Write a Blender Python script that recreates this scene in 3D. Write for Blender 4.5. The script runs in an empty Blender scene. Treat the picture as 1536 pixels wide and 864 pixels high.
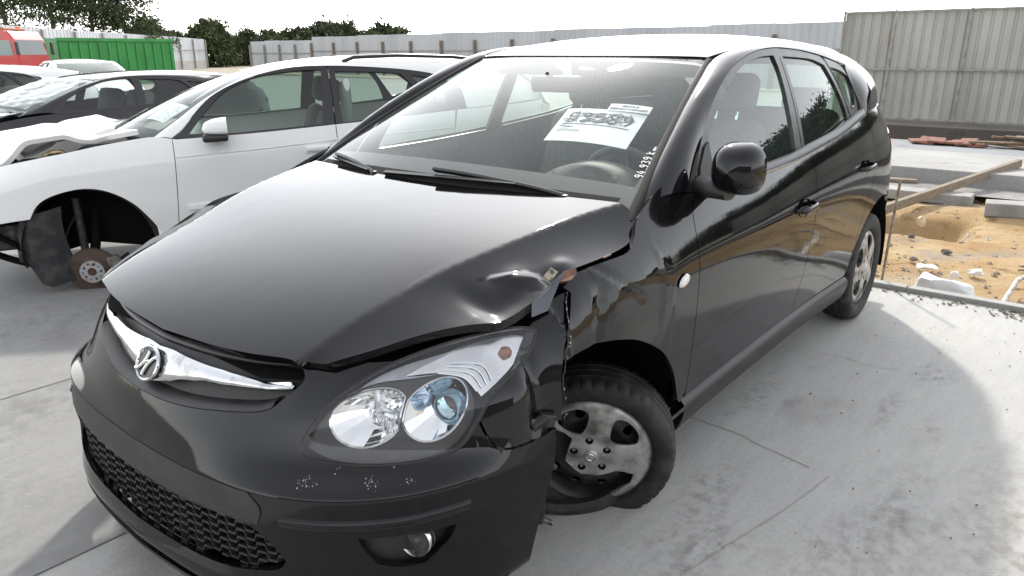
import bpy, bmesh, math, random
import numpy as np
from mathutils import Vector, Matrix, Euler
from mathutils.geometry import delaunay_2d_cdt

# ============================ camera, sky, sun, exposure ============================
scene = bpy.context.scene
cam = bpy.data.objects.new('camera', bpy.data.cameras.new('camera'))
scene.collection.objects.link(cam)
cam.location = (1.5831, 1.7948, 1.4021)
_y, _p = math.radians(-141.128), math.radians(-17.484)
_d = Vector((math.cos(_p)*math.cos(_y), math.cos(_p)*math.sin(_y), math.sin(_p)))
cam.rotation_euler = _d.to_track_quat('-Z', 'Y').to_euler()
cam.data.sensor_width = 36; cam.data.lens = 26.191
cam.data.clip_start = .05; cam.data.clip_end = 2000
scene.camera = cam

SUN_AZ = math.radians(-143)      # direction towards the sun in the ground plane
SUN_EL = math.radians(37.5)
world = bpy.data.worlds.new('World'); scene.world = world; world.use_nodes = True
_n = world.node_tree.nodes; _l = world.node_tree.links
_sky = _n.new('ShaderNodeTexSky'); _sky.sky_type = 'NISHITA'; _sky.sun_disc = False
_sky.sun_elevation = SUN_EL
_sky.sun_rotation = math.pi/2-SUN_AZ
_sky.air_density = 1.0; _sky.dust_density = 0.6; _sky.ozone_density = 1.0; _sky.altitude = 0
_hs = _n.new('ShaderNodeHueSaturation'); _hs.inputs['Saturation'].default_value = .16
_l.new(_sky.outputs[0], _hs.inputs['Color'])
_l.new(_hs.outputs[0], _n['Background'].inputs['Color'])
_n['Background'].inputs['Strength'].default_value = .15
sun = bpy.data.objects.new('sun', bpy.data.lights.new('sun', 'SUN'))
scene.collection.objects.link(sun)
sun.data.energy = 1.4; sun.data.angle = math.radians(2.5); sun.data.color = (1.0, .95, .86)
_sd = Vector((math.cos(SUN_EL)*math.cos(SUN_AZ), math.cos(SUN_EL)*math.sin(SUN_AZ), math.sin(SUN_EL)))
sun.rotation_euler = (-_sd).to_track_quat('-Z', 'Y').to_euler()
scene.view_settings.view_transform = 'Standard'; scene.view_settings.look = 'None'
scene.view_settings.gamma = 1; scene.view_settings.use_curve_mapping = False
scene.view_settings.exposure = 1.6
scene.cycles.max_bounces = 8; scene.cycles.transparent_max_bounces = 16
random.seed(7); np.random.seed(7)

# ============================ small helpers ============================
COL = scene.collection
MATS = {}
def mat(name, base=(.5,.5,.5), rough=.5, metal=0., coat=0., coat_rough=.03, spec=.5, emit=None, estr=1.):
    if name in MATS: return MATS[name]
    m = bpy.data.materials.new(name); m.use_nodes = True; b = m.node_tree.nodes['Principled BSDF']
    b.inputs['Base Color'].default_value = (*base, 1); b.inputs['Roughness'].default_value = rough
    b.inputs['Metallic'].default_value = metal; b.inputs['Coat Weight'].default_value = coat
    b.inputs['Coat Roughness'].default_value = coat_rough; b.inputs['Specular IOR Level'].default_value = spec
    if emit:
        b.inputs['Emission Color'].default_value = (*emit, 1); b.inputs['Emission Strength'].default_value = estr
    MATS[name] = m
    return m
def nn(m, t): return m.node_tree.nodes.new(t)
def ln(m, a, b): m.node_tree.links.new(a, b)
def noisy(m, c2, scale=8., lo=.4, hi=.65, detail=6., rough_to=None, bump=0., bscale=None, stretch=None):
    """mix a second colour (and roughness) in by object-space noise; optional bump"""
    nt = m.node_tree; b = nt.nodes['Principled BSDF']
    tc = nn(m, 'ShaderNodeTexCoord'); src = tc.outputs['Object']
    if stretch:
        mp = nn(m, 'ShaderNodeMapping'); mp.inputs['Scale'].default_value = stretch; ln(m, src, mp.inputs[0]); src = mp.outputs[0]
    no = nn(m, 'ShaderNodeTexNoise'); no.inputs['Scale'].default_value = scale; no.inputs['Detail'].default_value = detail
    ln(m, src, no.inputs['Vector'])
    rp = nn(m, 'ShaderNodeMapRange'); rp.inputs[1].default_value = lo; rp.inputs[2].default_value = hi
    ln(m, no.outputs[0], rp.inputs[0])
    mx = nn(m, 'ShaderNodeMix'); mx.data_type = 'RGBA'
    prev = b.inputs['Base Color']
    if prev.is_linked:
        ln(m, prev.links[0].from_socket, mx.inputs[6])
    else:
        mx.inputs[6].default_value = prev.default_value
    mx.inputs[7].default_value = (*c2, 1)
    ln(m, rp.outputs[0], mx.inputs[0]); ln(m, mx.outputs[2], b.inputs['Base Color'])
    if rough_to is not None:
        rr = nn(m, 'ShaderNodeMapRange'); rr.inputs[3].default_value = b.inputs['Roughness'].default_value; rr.inputs[4].default_value = rough_to
        ln(m, rp.outputs[0], rr.inputs[0]); ln(m, rr.outputs[0], b.inputs['Roughness'])
    if bump:
        bp = nn(m, 'ShaderNodeBump'); bp.inputs['Strength'].default_value = 1.; bp.inputs['Distance'].default_value = bump
        n2 = nn(m, 'ShaderNodeTexNoise'); n2.inputs['Scale'].default_value = bscale or scale*4; n2.inputs['Detail'].default_value = 5
        ln(m, src, n2.inputs['Vector']); ln(m, n2.outputs[0], bp.inputs['Height']); ln(m, bp.outputs[0], b.inputs['Normal'])
    return m
def glass_mat(name, tint=(.8,.87,.83), haze=.0, haze_col=(.75,.76,.74), ior=1.5, rough=0.):
    if name in MATS: return MATS[name]
    m = bpy.data.materials.new(name); m.use_nodes = True; nt = m.node_tree; nt.nodes.clear()
    out = nn(m, 'ShaderNodeOutputMaterial'); tr = nn(m, 'ShaderNodeBsdfTransparent'); tr.inputs[0].default_value = (*tint, 1)
    gl = nn(m, 'ShaderNodeBsdfGlossy'); gl.inputs['Roughness'].default_value = rough
    # Schlick reflectance, the same from both sides of the sheet
    f0 = ((ior-1)/(ior+1))**2; ge = nn(m, 'ShaderNodeNewGeometry'); dt = nn(m, 'ShaderNodeVectorMath'); dt.operation = 'DOT_PRODUCT'; ln(m, ge.outputs['Normal'], dt.inputs[0]); ln(m, ge.outputs['Incoming'], dt.inputs[1])
    def mth(op, a, b):
        q = nn(m, 'ShaderNodeMath'); q.operation = op
        for i, v in enumerate((a, b)):
            if v is None: continue
            if isinstance(v, (int, float)): q.inputs[i].default_value = v
            else: ln(m, v, q.inputs[i])
        return q.outputs[0]
    fr = mth('MULTIPLY_ADD', mth('POWER', mth('SUBTRACT', 1., mth('ABSOLUTE', dt.outputs['Value'], None)), 5.), 1-f0); fr.node.inputs[2].default_value = f0
    mx = nn(m, 'ShaderNodeMixShader'); ln(m, fr, mx.inputs[0]); ln(m, gl.outputs[0], mx.inputs[2])
    src = tr.outputs[0]
    if haze:
        di = nn(m, 'ShaderNodeBsdfDiffuse'); di.inputs[0].default_value = (*haze_col, 1)
        tl = nn(m, 'ShaderNodeBsdfTranslucent'); tl.inputs[0].default_value = (*haze_col, 1)
        a = nn(m, 'ShaderNodeMixShader'); a.inputs[0].default_value = .5; ln(m, di.outputs[0], a.inputs[1]); ln(m, tl.outputs[0], a.inputs[2])
        tc = nn(m, 'ShaderNodeTexCoord'); no = nn(m, 'ShaderNodeTexNoise'); no.inputs['Scale'].default_value = 3.; no.inputs['Detail'].default_value = 8
        ln(m, tc.outputs['Object'], no.inputs['Vector'])
        rp = nn(m, 'ShaderNodeMapRange'); rp.inputs[1].default_value = .3; rp.inputs[2].default_value = .75; rp.inputs[3].default_value = haze*.6; rp.inputs[4].default_value = haze*1.4
        ln(m, no.outputs[0], rp.inputs[0])
        b = nn(m, 'ShaderNodeMixShader'); ln(m, rp.outputs[0], b.inputs[0]); ln(m, src, b.inputs[1]); ln(m, a.outputs[0], b.inputs[2]); src = b.outputs[0]
    ln(m, src, mx.inputs[1]); ln(m, mx.outputs[0], out.inputs[0])
    MATS[name] = m
    return m
def put(name, verts, faces, m, parent=None, smooth=True, normals=None, sharp=None):
    me = bpy.data.meshes.new(name); me.from_pydata([tuple(map(float, v)) for v in verts], [], [tuple(map(int, f)) for f in faces])
    o = bpy.data.objects.new(name, me); COL.objects.link(o)
    if m is not None: me.materials.append(m)
    me.polygons.foreach_set('use_smooth', [smooth]*len(me.polygons))
    if normals is not None: me.normals_split_custom_set_from_vertices([tuple(map(float, n)) for n in normals])
    elif smooth and sharp: me.set_sharp_from_angle(angle=math.radians(sharp))
    me.update()
    if parent is not None: o.parent = parent
    return o
class MB:
    """collects simple solids into one mesh"""
    def __init__(s): s.v = []; s.f = []
    def add(s, v, f):
        n = len(s.v); s.v += [tuple(map(float, q)) for q in v]; s.f += [tuple(int(i)+n for i in q) for q in f]; return s
    def box(s, c, size, R=None, taper=1.):
        x, y, z = (q/2 for q in size); vs = []
        for k in (-1, 1):
            t = taper if k > 0 else 1.
            vs += [Vector((-x*t,-y*t,k*z)), Vector((x*t,-y*t,k*z)), Vector((x*t,y*t,k*z)), Vector((-x*t,y*t,k*z))]
        if R is not None: vs = [R @ q for q in vs]
        vs = [q+Vector(c) for q in vs]
        return s.add(vs, [(3,2,1,0),(4,5,6,7),(0,1,5,4),(1,2,6,5),(2,3,7,6),(3,0,4,7)])
    def bar(s, a, b, w, h=None, up=(0,0,1)):
        a, b = Vector(a), Vector(b); d = b-a; L = d.length; d.normalize(); u = Vector(up)
        if abs(d.dot(u)) > .98: u = Vector((1,0,0))
        r = d.cross(u).normalized(); u = r.cross(d)
        R = Matrix((r, u, d)).transposed()
        return s.box((a+b)/2, (w, h or w, L), R)
    def tube(s, pts, r, n=10, cap=True, closed=False):
        P = [Vector(p) for p in pts]; N = len(P); rs = r if hasattr(r, '__len__') else [r]*N
        b0 = len(s.v); prev = None; V = []; F = []
        for i in range(N):
            if closed: t = P[(i+1) % N]-P[i-1]
            else: t = P[min(i+1, N-1)]-P[max(i-1, 0)]
            t.normalize()
            if prev is None:
                u = Vector((0,0,1)) if abs(t.z) < .9 else Vector((1,0,0)); u = (u-t*u.dot(t)).normalized()
            else: u = (prev-t*prev.dot(t)).normalized()
            prev = u; w = t.cross(u)
            for k in range(n):
                a = 2*math.pi*k/n; V.append(P[i]+(u*math.cos(a)+w*math.sin(a))*rs[i])
        for i in range(N if closed else N-1):
            j = (i+1) % N
            for k in range(n): F.append((i*n+k, i*n+(k+1) % n, j*n+(k+1) % n, j*n+k))
        if cap and not closed: F.append(tuple(range(n-1, -1, -1))); F.append(tuple((N-1)*n+k for k in range(n)))
        return s.add(V, F)
    def lathe(s, prof, n=32, M=None, closed=False):
        """profile (r, h) about +Z, placed with M"""
        V = []; F = []; k = len(prof)
        for i in range(n):
            a = 2*math.pi*i/n
            for r, h in prof: V.append(Vector((r*math.cos(a), r*math.sin(a), h)))
        for i in range(n):
            j = (i+1) % n
            for q in range(k if closed else k-1):
                p = (q+1) % k; F.append((i*k+q, j*k+q, j*k+p, i*k+p))
        if M is not None: V = [M @ v for v in V]
        return s.add(V, F)
    def loft(s, rings, closed=True, caps=True):
        n = len(rings[0]); V = [v for r in rings for v in r]; F = []
        for i in range(len(rings)-1):
            for k in range(n if closed else n-1):
                F.append((i*n+k, i*n+(k+1) % n, (i+1)*n+(k+1) % n, (i+1)*n+k))
        if caps and closed: F.append(tuple(range(n-1, -1, -1))); F.append(tuple((len(rings)-1)*n+k for k in range(n)))
        return s.add(V, F)
    def build(s, name, m, parent=None, smooth=False, sharp=40, bevel=0., seg=2, sub=0, mirror=False):
        v, f = s.v, s.f
        if mirror: v = [(x, -y, z) for x, y, z in v]; f = [tuple(reversed(q)) for q in f]
        o = put(name, v, f, m, parent, smooth)
        if bevel or sub:
            bm = bmesh.new(); bm.from_mesh(o.data)
            bmesh.ops.recalc_face_normals(bm, faces=bm.faces)
            if bevel:
                es = [e for e in bm.edges if len(e.link_faces) == 2 and e.calc_face_angle(0) > .5]
                bmesh.ops.bevel(bm, geom=es, offset=bevel, segments=seg, profile=.5, affect='EDGES', clamp_overlap=True)
            if sub:
                bmesh.ops.subdivide_edges(bm, edges=bm.edges[:], cuts=sub, use_grid_fill=True, smooth=.0)
            bm.to_mesh(o.data); bm.free()
            o.data.polygons.foreach_set('use_smooth', [smooth]*len(o.data.polygons))
        if smooth and sharp: o.data.set_sharp_from_angle(angle=math.radians(sharp))
        return o
def empty(name, loc=(0,0,0), rz=0., rot=None):
    o = bpy.data.objects.new(name, None); COL.objects.link(o); o.location = loc
    o.rotation_euler = rot if rot else (0, 0, rz); o.empty_display_size = .1
    return o
def tag(o, label=None, cat=None, group=None, kind=None):
    if label: o['label'] = label
    if cat: o['category'] = cat
    if group: o['group'] = group
    if kind: o['kind'] = kind
    return o
def copy_tree(o, parent=None):
    c = o.copy(); COL.objects.link(c); c.parent = parent
    for ch in [q for q in bpy.data.objects if q.parent == o]: copy_tree(ch, c)
    return c
def cr(pts, n=6, closed=False):
    """Catmull-Rom through pts (any dimension)"""
    P = np.asarray(pts, float); N = len(P); out = []
    for i in range(N if closed else N-1):
        if closed: a, b, c, d = P[i-1], P[i], P[(i+1) % N], P[(i+2) % N]
        else: a, b, c, d = P[max(i-1, 0)], P[i], P[i+1], P[min(i+2, N-1)]
        for k in range(n):
            t = k/n; out.append(.5*(2*b+(c-a)*t+(2*a-5*b+4*c-d)*t*t+(3*b-a-3*c+d)*t**3))
    if not closed: out.append(P[-1])
    return np.array(out)
def ell(cx, cz, r, a0, a1, n=24, rz=None):
    a = np.radians(np.linspace(a0, a1, n)); return np.stack([cx+r*np.cos(a), cz+(rz or r)*np.sin(a)], 1)
# ============================ body surfaces ============================
def natcub(xs, ys):
    """natural cubic spline through (xs, ys); ys may have trailing dims; linear beyond the ends"""
    xs = np.asarray(xs, float); ys = np.asarray(ys, float)
    if xs[0] > xs[-1]:
        xs = xs[::-1]; ys = ys[::-1]
    n = len(xs); h = np.diff(xs)
    sh = (n,) + (1,)*(ys.ndim-1)
    A = np.zeros((n, n)); A[0, 0] = A[-1, -1] = 1
    for i in range(1, n-1):
        A[i, i-1:i+2] = h[i-1], 2*(h[i-1]+h[i]), h[i]
    hh = h.reshape((n-1,)+(1,)*(ys.ndim-1))
    dl = np.diff(ys, axis=0)/hh
    b = np.zeros_like(ys); b[1:-1] = 6*(dl[1:]-dl[:-1])
    m = np.linalg.solve(A, b.reshape(n, -1)).reshape(ys.shape)
    d0 = dl[0]-hh[0]*(2*m[0]+m[1])/6; d1 = dl[-1]+hh[-1]*(m[-2]+2*m[-1])/6
    def f(x):
        x = np.asarray(x, float); xc = np.clip(x, xs[0], xs[-1])
        i = np.clip(np.searchsorted(xs, xc)-1, 0, n-2)
        ex = x.shape+(1,)*(ys.ndim-1)
        t = (xc-xs[i]).reshape(ex); H = h[i].reshape(ex)
        a = (ys[i+1]-ys[i])/H-H*(2*m[i]+m[i+1])/6
        r = ys[i]+t*(a+t*(m[i]/2+t*(m[i+1]-m[i])/(6*H)))
        lo = (x-xs[0]).reshape(ex); hi = (x-xs[-1]).reshape(ex)
        return r+np.where(lo < 0, lo*d0, 0)+np.where(hi > 0, hi*d1, 0)
    return f
def rowspline(Z, Y, z):
    """per-sample natural cubic: Z,Y (N,R) ascending Z, z (N,)"""
    N, R = Z.shape; h = np.diff(Z, axis=1); dl = np.diff(Y, axis=1)/h
    A = np.zeros((N, R, R)); A[:, 0, 0] = A[:, -1, -1] = 1
    for i in range(1, R-1):
        A[:, i, i-1] = h[:, i-1]; A[:, i, i] = 2*(h[:, i-1]+h[:, i]); A[:, i, i+1] = h[:, i]
    b = np.zeros((N, R)); b[:, 1:-1] = 6*(dl[:, 1:]-dl[:, :-1])
    m = np.linalg.solve(A, b[..., None])[..., 0]
    zc = np.clip(z, Z[:, 0], Z[:, -1])
    i = np.clip((zc[:, None] >= Z).sum(1)-1, 0, R-2); k = np.arange(N)
    H = h[k, i]; t = zc-Z[k, i]
    a = dl[k, i]-H*(2*m[k, i]+m[k, i+1])/6
    r = Y[k, i]+t*(a+t*(m[k, i]/2+t*(m[k, i+1]-m[k, i])/(6*H)))
    s0 = dl[:, 0]-h[:, 0]*(2*m[:, 0]+m[:, 1])/6; s1 = dl[:, -1]+h[:, -1]*(m[:, -2]+2*m[:, -1])/6
    return r+np.where(z < Z[:, 0], (z-Z[:, 0])*s0, 0)+np.where(z > Z[:, -1], (z-Z[:, -1])*s1, 0)

# ---------------- body side of the dark hatchback: half width over (x, z) ----------------
SX = [.40, .15, -.1, -.45, -.9, -1.4, -1.9, -2.35, -2.65, -2.95, -3.2]
SY = [(.845,.85,.85,.835,.825,.822,.825,.84,.845,.80,.68),
      (.862,.868,.865,.852,.845,.842,.845,.86,.865,.82,.70),
      (.866,.876,.876,.868,.866,.866,.868,.876,.878,.835,.715),
      (.845,.868,.874,.874,.878,.880,.880,.880,.878,.835,.715),
      (.825,.860,.867,.871,.877,.880,.878,.872,.862,.815,.70),
      (.745,.800,.812,.818,.822,.826,.822,.808,.786,.735,.62),
      (.690,.745,.765,.775,.782,.786,.782,.766,.742,.690,.57)]
SZ = [(.20,)*11, (.36,)*11, (.52,)*11, (.66,.67,.68,.68,.68,.68,.69,.70,.70,.70,.70),
      (.735,.775,.80,.82,.84,.855,.875,.895,.905,.915,.92),
      (.800,.875,.915,.955,.985,1.02,1.055,1.09,1.11,1.11,1.10),
      (.835,.925,.975,1.03,1.06,1.095,1.13,1.165,1.185,1.185,1.17)]
_sy = natcub(SX, np.array(SY).T); _sz = natcub(SX, np.array(SZ).T)
def side_y(x, z):
    return rowspline(_sz(x), _sy(x), z)
def S_side(p):
    x, z = p[:, 0], p[:, 1]
    return np.stack([x, side_y(x, z), z], 1)
# ---------------- greenhouse side ----------------
def green_y(x, z):
    xb = np.clip(x, -3.2, .0)
    yb = _sy(xb)[:, 5]; zb = _sz(xb)[:, 5]; dz = z-zb
    return yb-.012-.30*dz-.25*np.maximum(dz, 0)**2-.030*np.maximum(-1.6-x, 0)**2
def S_green(p):
    x, z = p[:, 0], p[:, 1]
    return np.stack([x, green_y(x, z), z], 1)
# ---------------- roof ----------------
_rz = natcub([-1.04,-1.2,-1.4,-1.65,-2.0,-2.4,-2.8,-3.1], [1.388,1.428,1.460,1.482,1.490,1.476,1.435,1.380])
_rk = natcub([-1.04,-1.3,-1.6,-2.4,-3.1], [.024,.034,.042,.055,.07])
def roof_z(x, y):
    a = np.abs(y)/.6
    return _rz(x)-_rk(x)*(.55*a**2+.45*a**4)
def S_roof(p):
    x, y = p[:, 0], p[:, 1]
    return np.stack([x, y, roof_z(x, y)], 1)
# ---------------- bonnet ----------------
_hc = natcub([-.30,-.15,0,.2,.4,.55,.65,.72,.757,.775], [1.015,.990,.965,.929,.884,.842,.805,.770,.742,.722])
_hry = natcub([-.30,-.2,.13,.35,.51,.62,.70,.77], [.725,.695,.612,.545,.515,.498,.487,.48])
_hrz = natcub([-.30,-.2,.13,.35,.51,.62,.70,.77], [.996,.986,.934,.879,.832,.794,.758,.717])
_hoy = natcub([-.30,-.13,0,.14,.256,.355,.436,.52,.607,.674,.75], [.805,.812,.812,.805,.79,.76,.72,.66,.605,.56,.53])
_hoz = natcub([-.30,-.13,0,.14,.256,.355,.436,.52,.607,.674,.75], [.945,.900,.886,.868,.838,.806,.797,.785,.768,.748,.70])
def _hood0(x, y):
    a = np.abs(y); ry = _hry(x); rz = _hrz(x); oy = _hoy(x); oz = _hoz(x); c = _hc(x)
    t = a/ry; zi = c+(rz-c)*(.8*t**2+.2*t**4)
    w = np.maximum(oy-ry, .04); q = (a-ry)/w
    zo = rz+(oz-rz)*(q-.32*q*(q-1))
    return np.where(a < ry, zi, zo)
def hood_z(x, y):
    s = 0
    for k, w in ((-2,.06),(-1,.24),(0,.4),(1,.24),(2,.06)):
        s = s+w*_hood0(x, y+k*.006)
    return s
def S_hood(p):
    x, y = p[:, 0], p[:, 1]
    return np.stack([x, y, hood_z(x, y)], 1)
# ---------------- windscreen: u 0..1 up, v -1..1 across ----------------
_wb = natcub([0,.35,.7,1], [(-.175,0,.990),(-.185,.26,.988),(-.225,.52,.982),(-.285,.742,.972)])
_wt = natcub([0,.35,.7,1], [(-1.045,0,1.388),(-1.052,.195,1.388),(-1.075,.39,1.385),(-1.11,.556,1.378)])
def S_wind(p):
    u, v = p[:, 0:1], p[:, 1]; a = np.abs(v); s = np.sign(v)
    b = _wb(a); t = _wt(a); q = b*(1-u)+t*u
    bul = (.030*4*u*(1-u)*(1-.5*a[:, None]**2))
    q = q+bul*np.array([.42,0,.90]); q[:, 1] *= np.where(s < 0, -1, 1)
    return q
# ---------------- front fascia: rows bottom to top, columns centre to side ----------------
FN = np.array([
 [(.850,0,.165),(.842,.2,.165),(.815,.4,.165),(.750,.56,.165),(.635,.70,.165),(.480,.80,.170),(.335,.838,.185)],
 [(.905,0,.205),(.895,.2,.205),(.866,.4,.205),(.797,.565,.205),(.672,.71,.205),(.498,.812,.205),(.338,.852,.215)],
 [(.893,0,.29),(.884,.2,.29),(.858,.4,.29),(.790,.57,.29),(.665,.718,.29),(.494,.818,.29),(.338,.860,.29)],
 [(.885,0,.39),(.879,.2,.39),(.858,.4,.39),(.792,.575,.39),(.665,.724,.39),(.492,.823,.39),(.338,.866,.39)],
 [(.872,0,.48),(.867,.2,.483),(.848,.4,.49),(.790,.580,.498),(.664,.733,.502),(.490,.830,.505),(.336,.869,.500)],
 [(.857,0,.54),(.846,.2,.545),(.803,.4,.550),(.732,.557,.548),(.614,.700,.552),(.462,.810,.562),(.325,.866,.578)],
 [(.833,0,.60),(.815,.2,.607),(.757,.4,.63),(.690,.545,.64),(.577,.685,.645),(.435,.798,.655),(.310,.858,.665)],
 [(.797,0,.668),(.780,.2,.672),(.725,.4,.69),(.645,.545,.705),(.520,.672,.725),(.375,.772,.74),(.268,.828,.75)],
 [(.760,0,.728),(.742,.2,.730),(.692,.4,.735),(.600,.550,.755),(.455,.660,.780),(.315,.742,.805),(.205,.79,.830)]])
_fcol = natcub(np.arange(7.), FN.transpose(1, 0, 2))
def S_front(p):
    """p = (s 0..6 signed, r 0..8)"""
    s, r = p[:, 0], p[:, 1]; a = np.abs(s)
    G = _fcol(a)                       # N,9,3
    N = len(s); R = G.shape[1]; i = np.clip(np.floor(r).astype(int), 0, R-2); t = (r-i)[:, None]; k = np.arange(N)
    g = lambda j: G[k, np.clip(j, 0, R-1)]
    p0, p1, p2, p3 = g(i-1), g(i), g(i+1), g(i+2)
    m1 = np.where((i == 4)[:, None], .15*(p2-p0)/2+.85*(p2-p1), (p2-p0)/2)   # row 4 is a pressed crease
    m2 = np.where((i == 3)[:, None], .15*(p3-p1)/2+.85*(p2-p1), (p3-p1)/2)
    q = (2*t**3-3*t*t+1)*p1+(t**3-2*t*t+t)*m1+(-2*t**3+3*t*t)*p2+(t**3-t*t)*m2
    q[:, 1] *= np.where(s < 0, -1, 1)
    return q
# ============================ trimmed surface panels ============================
def inside(poly, q):
    x, y = q[:, 0], q[:, 1]; c = np.zeros(len(q), bool)
    a = poly; b = np.roll(poly, -1, 0)
    for (x0, y0), (x1, y1) in zip(a, b):
        if y0 == y1: continue
        k = ((y0 > y) != (y1 > y)) & (x < (x1-x0)*(y-y0)/(y1-y0)+x0); c ^= k
    return c
CAR_C = np.array([-1.2, 0, .55])
def panel(name, S, outline, m, parent, h=.02, hp=None, holes=(), mirror=False, off=0., gap=.002, flange=.010, post=None, centre=CAR_C, flip=False):
    """mesh the inside of a closed outline drawn in the surface's own parameters; the rim is turned inwards"""
    hp = hp or (h, h); sc = np.array([h/hp[0], h/hp[1]])
    def ev(p):
        q = S(p); return post(q) if post else q
    def dense(poly):
        poly = np.asarray(poly, float); out = []
        for a, b in zip(poly, np.roll(poly, -1, 0)):
            L = np.linalg.norm((b-a)*sc)
            if L < 1e-7: continue
            k = max(1, int(math.ceil(L/h)))
            out += [a+(b-a)*i/k for i in range(k)]
        return np.array(out)
    loops = [dense(outline)]+[dense(q) for q in holes]
    B = np.concatenate(loops)
    lo, hi = loops[0].min(0), loops[0].max(0)
    gx = np.arange(lo[0]+hp[0]*.5, hi[0], hp[0]); gy = np.arange(lo[1]+hp[1]*.5, hi[1], hp[1])
    G = np.stack(np.meshgrid(gx, gy), -1).reshape(-1, 2)
    k = inside(loops[0], G)
    for q in loops[1:]: k &= ~inside(q, G)
    G = G[k]
    if len(G):
        dm = np.full(len(G), 9.)
        for i in range(0, len(B), 200):
            D = (G[:, None]-B[None, i:i+200])*sc; dm = np.minimum(dm, (D**2).sum(-1).min(1))
        G = G[dm > (.45*h)**2]
    pts = np.concatenate([B, G]) if len(G) else B
    edges = []; n = 0
    for q in loops:
        edges += [(n+i, n+(i+1) % len(q)) for i in range(len(q))]; n += len(q)
    V, E_, F, ov, _, _ = delaunay_2d_cdt([Vector(tuple(p*sc)) for p in pts], edges, [], 0, 1e-6)
    V = np.array([tuple(v) for v in V])/sc; F = np.array(F)
    cen = V[F].mean(1); k = inside(loops[0], cen)
    for q in loops[1:]: k &= ~inside(q, cen)
    F = F[k]
    P = ev(V); e = 1e-3*np.array(hp)/h
    du = ev(V+[e[0], 0])-ev(V-[e[0], 0]); dv = ev(V+[0, e[1]])-ev(V-[0, e[1]])
    N = np.cross(du, dv); N /= np.linalg.norm(N, axis=1)[:, None]+1e-12
    sgn = 1. if ((P-centre)*N).sum() > 0 else -1.
    if flip: sgn = -sgn
    N *= sgn
    a, b, c = P[F[:, 0]], P[F[:, 1]], P[F[:, 2]]
    w = (np.cross(b-a, c-a)*N[F[:, 0]]).sum(1) < 0
    F[w] = F[w][:, ::-1]
    P = P+N*off
    # rim
    idx = {}
    for i, o in enumerate(ov):
        for q in o: idx[q] = i
    faces = [tuple(f) for f in F]; VV = list(P); NN = list(N)
    inpt = n
    m0 = 0
    for q in loops:
        ids = [idx.get(m0+i) for i in range(len(q))]; m0 += len(q)
        ids = [i for j, i in enumerate(ids) if i is not None and i != ids[j-1]]
        L = len(ids)
        T = np.array([P[ids[(j+1) % L]]-P[ids[j-1]] for j in range(L)]); T /= np.linalg.norm(T, axis=1)[:, None]+1e-12
        inw = np.cross(N[ids], T)
        # orientation of the loop decides which side is the panel
        A = V[ids]; area = (A[:, 0]*np.roll(A[:, 1], -1)-np.roll(A[:, 0], -1)*A[:, 1]).sum()
        s2 = (1. if area > 0 else -1.)*sgn*(1. if q is loops[0] else -1.)
        for j, i in enumerate(ids): VV[i] = P[i]+inw[j]*s2*gap
        if flange:
            st = len(VV)
            for j, i in enumerate(ids): VV.append(VV[i]); NN.append(-inw[j]*s2)
            for j, i in enumerate(ids): VV.append(VV[i]-N[i]*flange); NN.append(-inw[j]*s2)
            for j in range(L):
                k2 = (j+1) % L; f = (st+j, st+k2, st+L+k2, st+L+j)
                fn = np.cross(np.array(VV[f[1]])-VV[f[0]], np.array(VV[f[3]])-VV[f[0]])
                faces.append(f if fn@NN[f[0]] > 0 else f[::-1])
    VV = np.array(VV); NN = np.array(NN)
    if mirror:
        VV = VV*[1,-1,1]; NN = NN*[1,-1,1]; faces = [f[::-1] for f in faces]
    return put(name, VV, faces, m, parent, True, NN)
def strip(name, curves, m, parent, nu=60, nv=8, mirror=False, off=0., centre=CAR_C, ends=True):
    """smooth skin through a few 3D curves (each resampled by arc length)"""
    R = []
    for c in curves:
        c = np.asarray(c, float); s = np.r_[0, np.cumsum(np.linalg.norm(np.diff(c, axis=0), axis=1))]; s /= s[-1]
        t = np.linspace(0, 1, nu); R.append(np.stack([np.interp(t, s, c[:, k]) for k in range(3)], 1))
    R = np.array(R); f = natcub(np.linspace(0, 1, len(R)), R) if len(R) > 2 else (lambda t: R[0]+(R[1]-R[0])*t[:, None, None])
    P = f(np.linspace(0, 1, nv))
    du = np.gradient(P, axis=0); dv = np.gradient(P, axis=1); N = np.cross(du, dv); N /= np.linalg.norm(N, axis=-1)[..., None]+1e-12
    fl = ((P-centre)*N).sum() < 0
    if fl: N = -N
    P = P+N*off
    V = P.reshape(-1, 3); NN = N.reshape(-1, 3); F = []
    for i in range(nv-1):
        for j in range(nu-1):
            q = (i*nu+j, (i+1)*nu+j, (i+1)*nu+j+1, i*nu+j+1); F.append(q[::-1] if fl else q)
    if mirror: V = V*[1,-1,1]; NN = NN*[1,-1,1]; F = [q[::-1] for q in F]
    return put(name, V, F, m, parent, True, NN)
def rbox(name, size, r, m, parent, loc=(0,0,0), rot=(0,0,0), seg=4, taper=(1,1)):
    """soft block: rounded box, optionally narrower at the top"""
    bm = bmesh.new(); bmesh.ops.create_cube(bm, size=1)
    for v in bm.verts:
        t = taper if v.co.z > 0 else (1, 1)
        v.co = Vector((v.co.x*size[0]*t[0], v.co.y*size[1]*t[1], v.co.z*size[2]))
    bmesh.ops.bevel(bm, geom=bm.edges[:], offset=r, segments=seg, profile=.5, affect='EDGES', clamp_overlap=True)
    M = Matrix.Translation(Vector(loc)) @ Euler(rot).to_matrix().to_4x4()
    bm.transform(M); me = bpy.data.meshes.new(name); bm.to_mesh(me); bm.free()
    me.materials.append(m); me.polygons.foreach_set('use_smooth', [True]*len(me.polygons))
    o = bpy.data.objects.new(name, me); COL.objects.link(o); o.parent = parent
    return o
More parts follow.
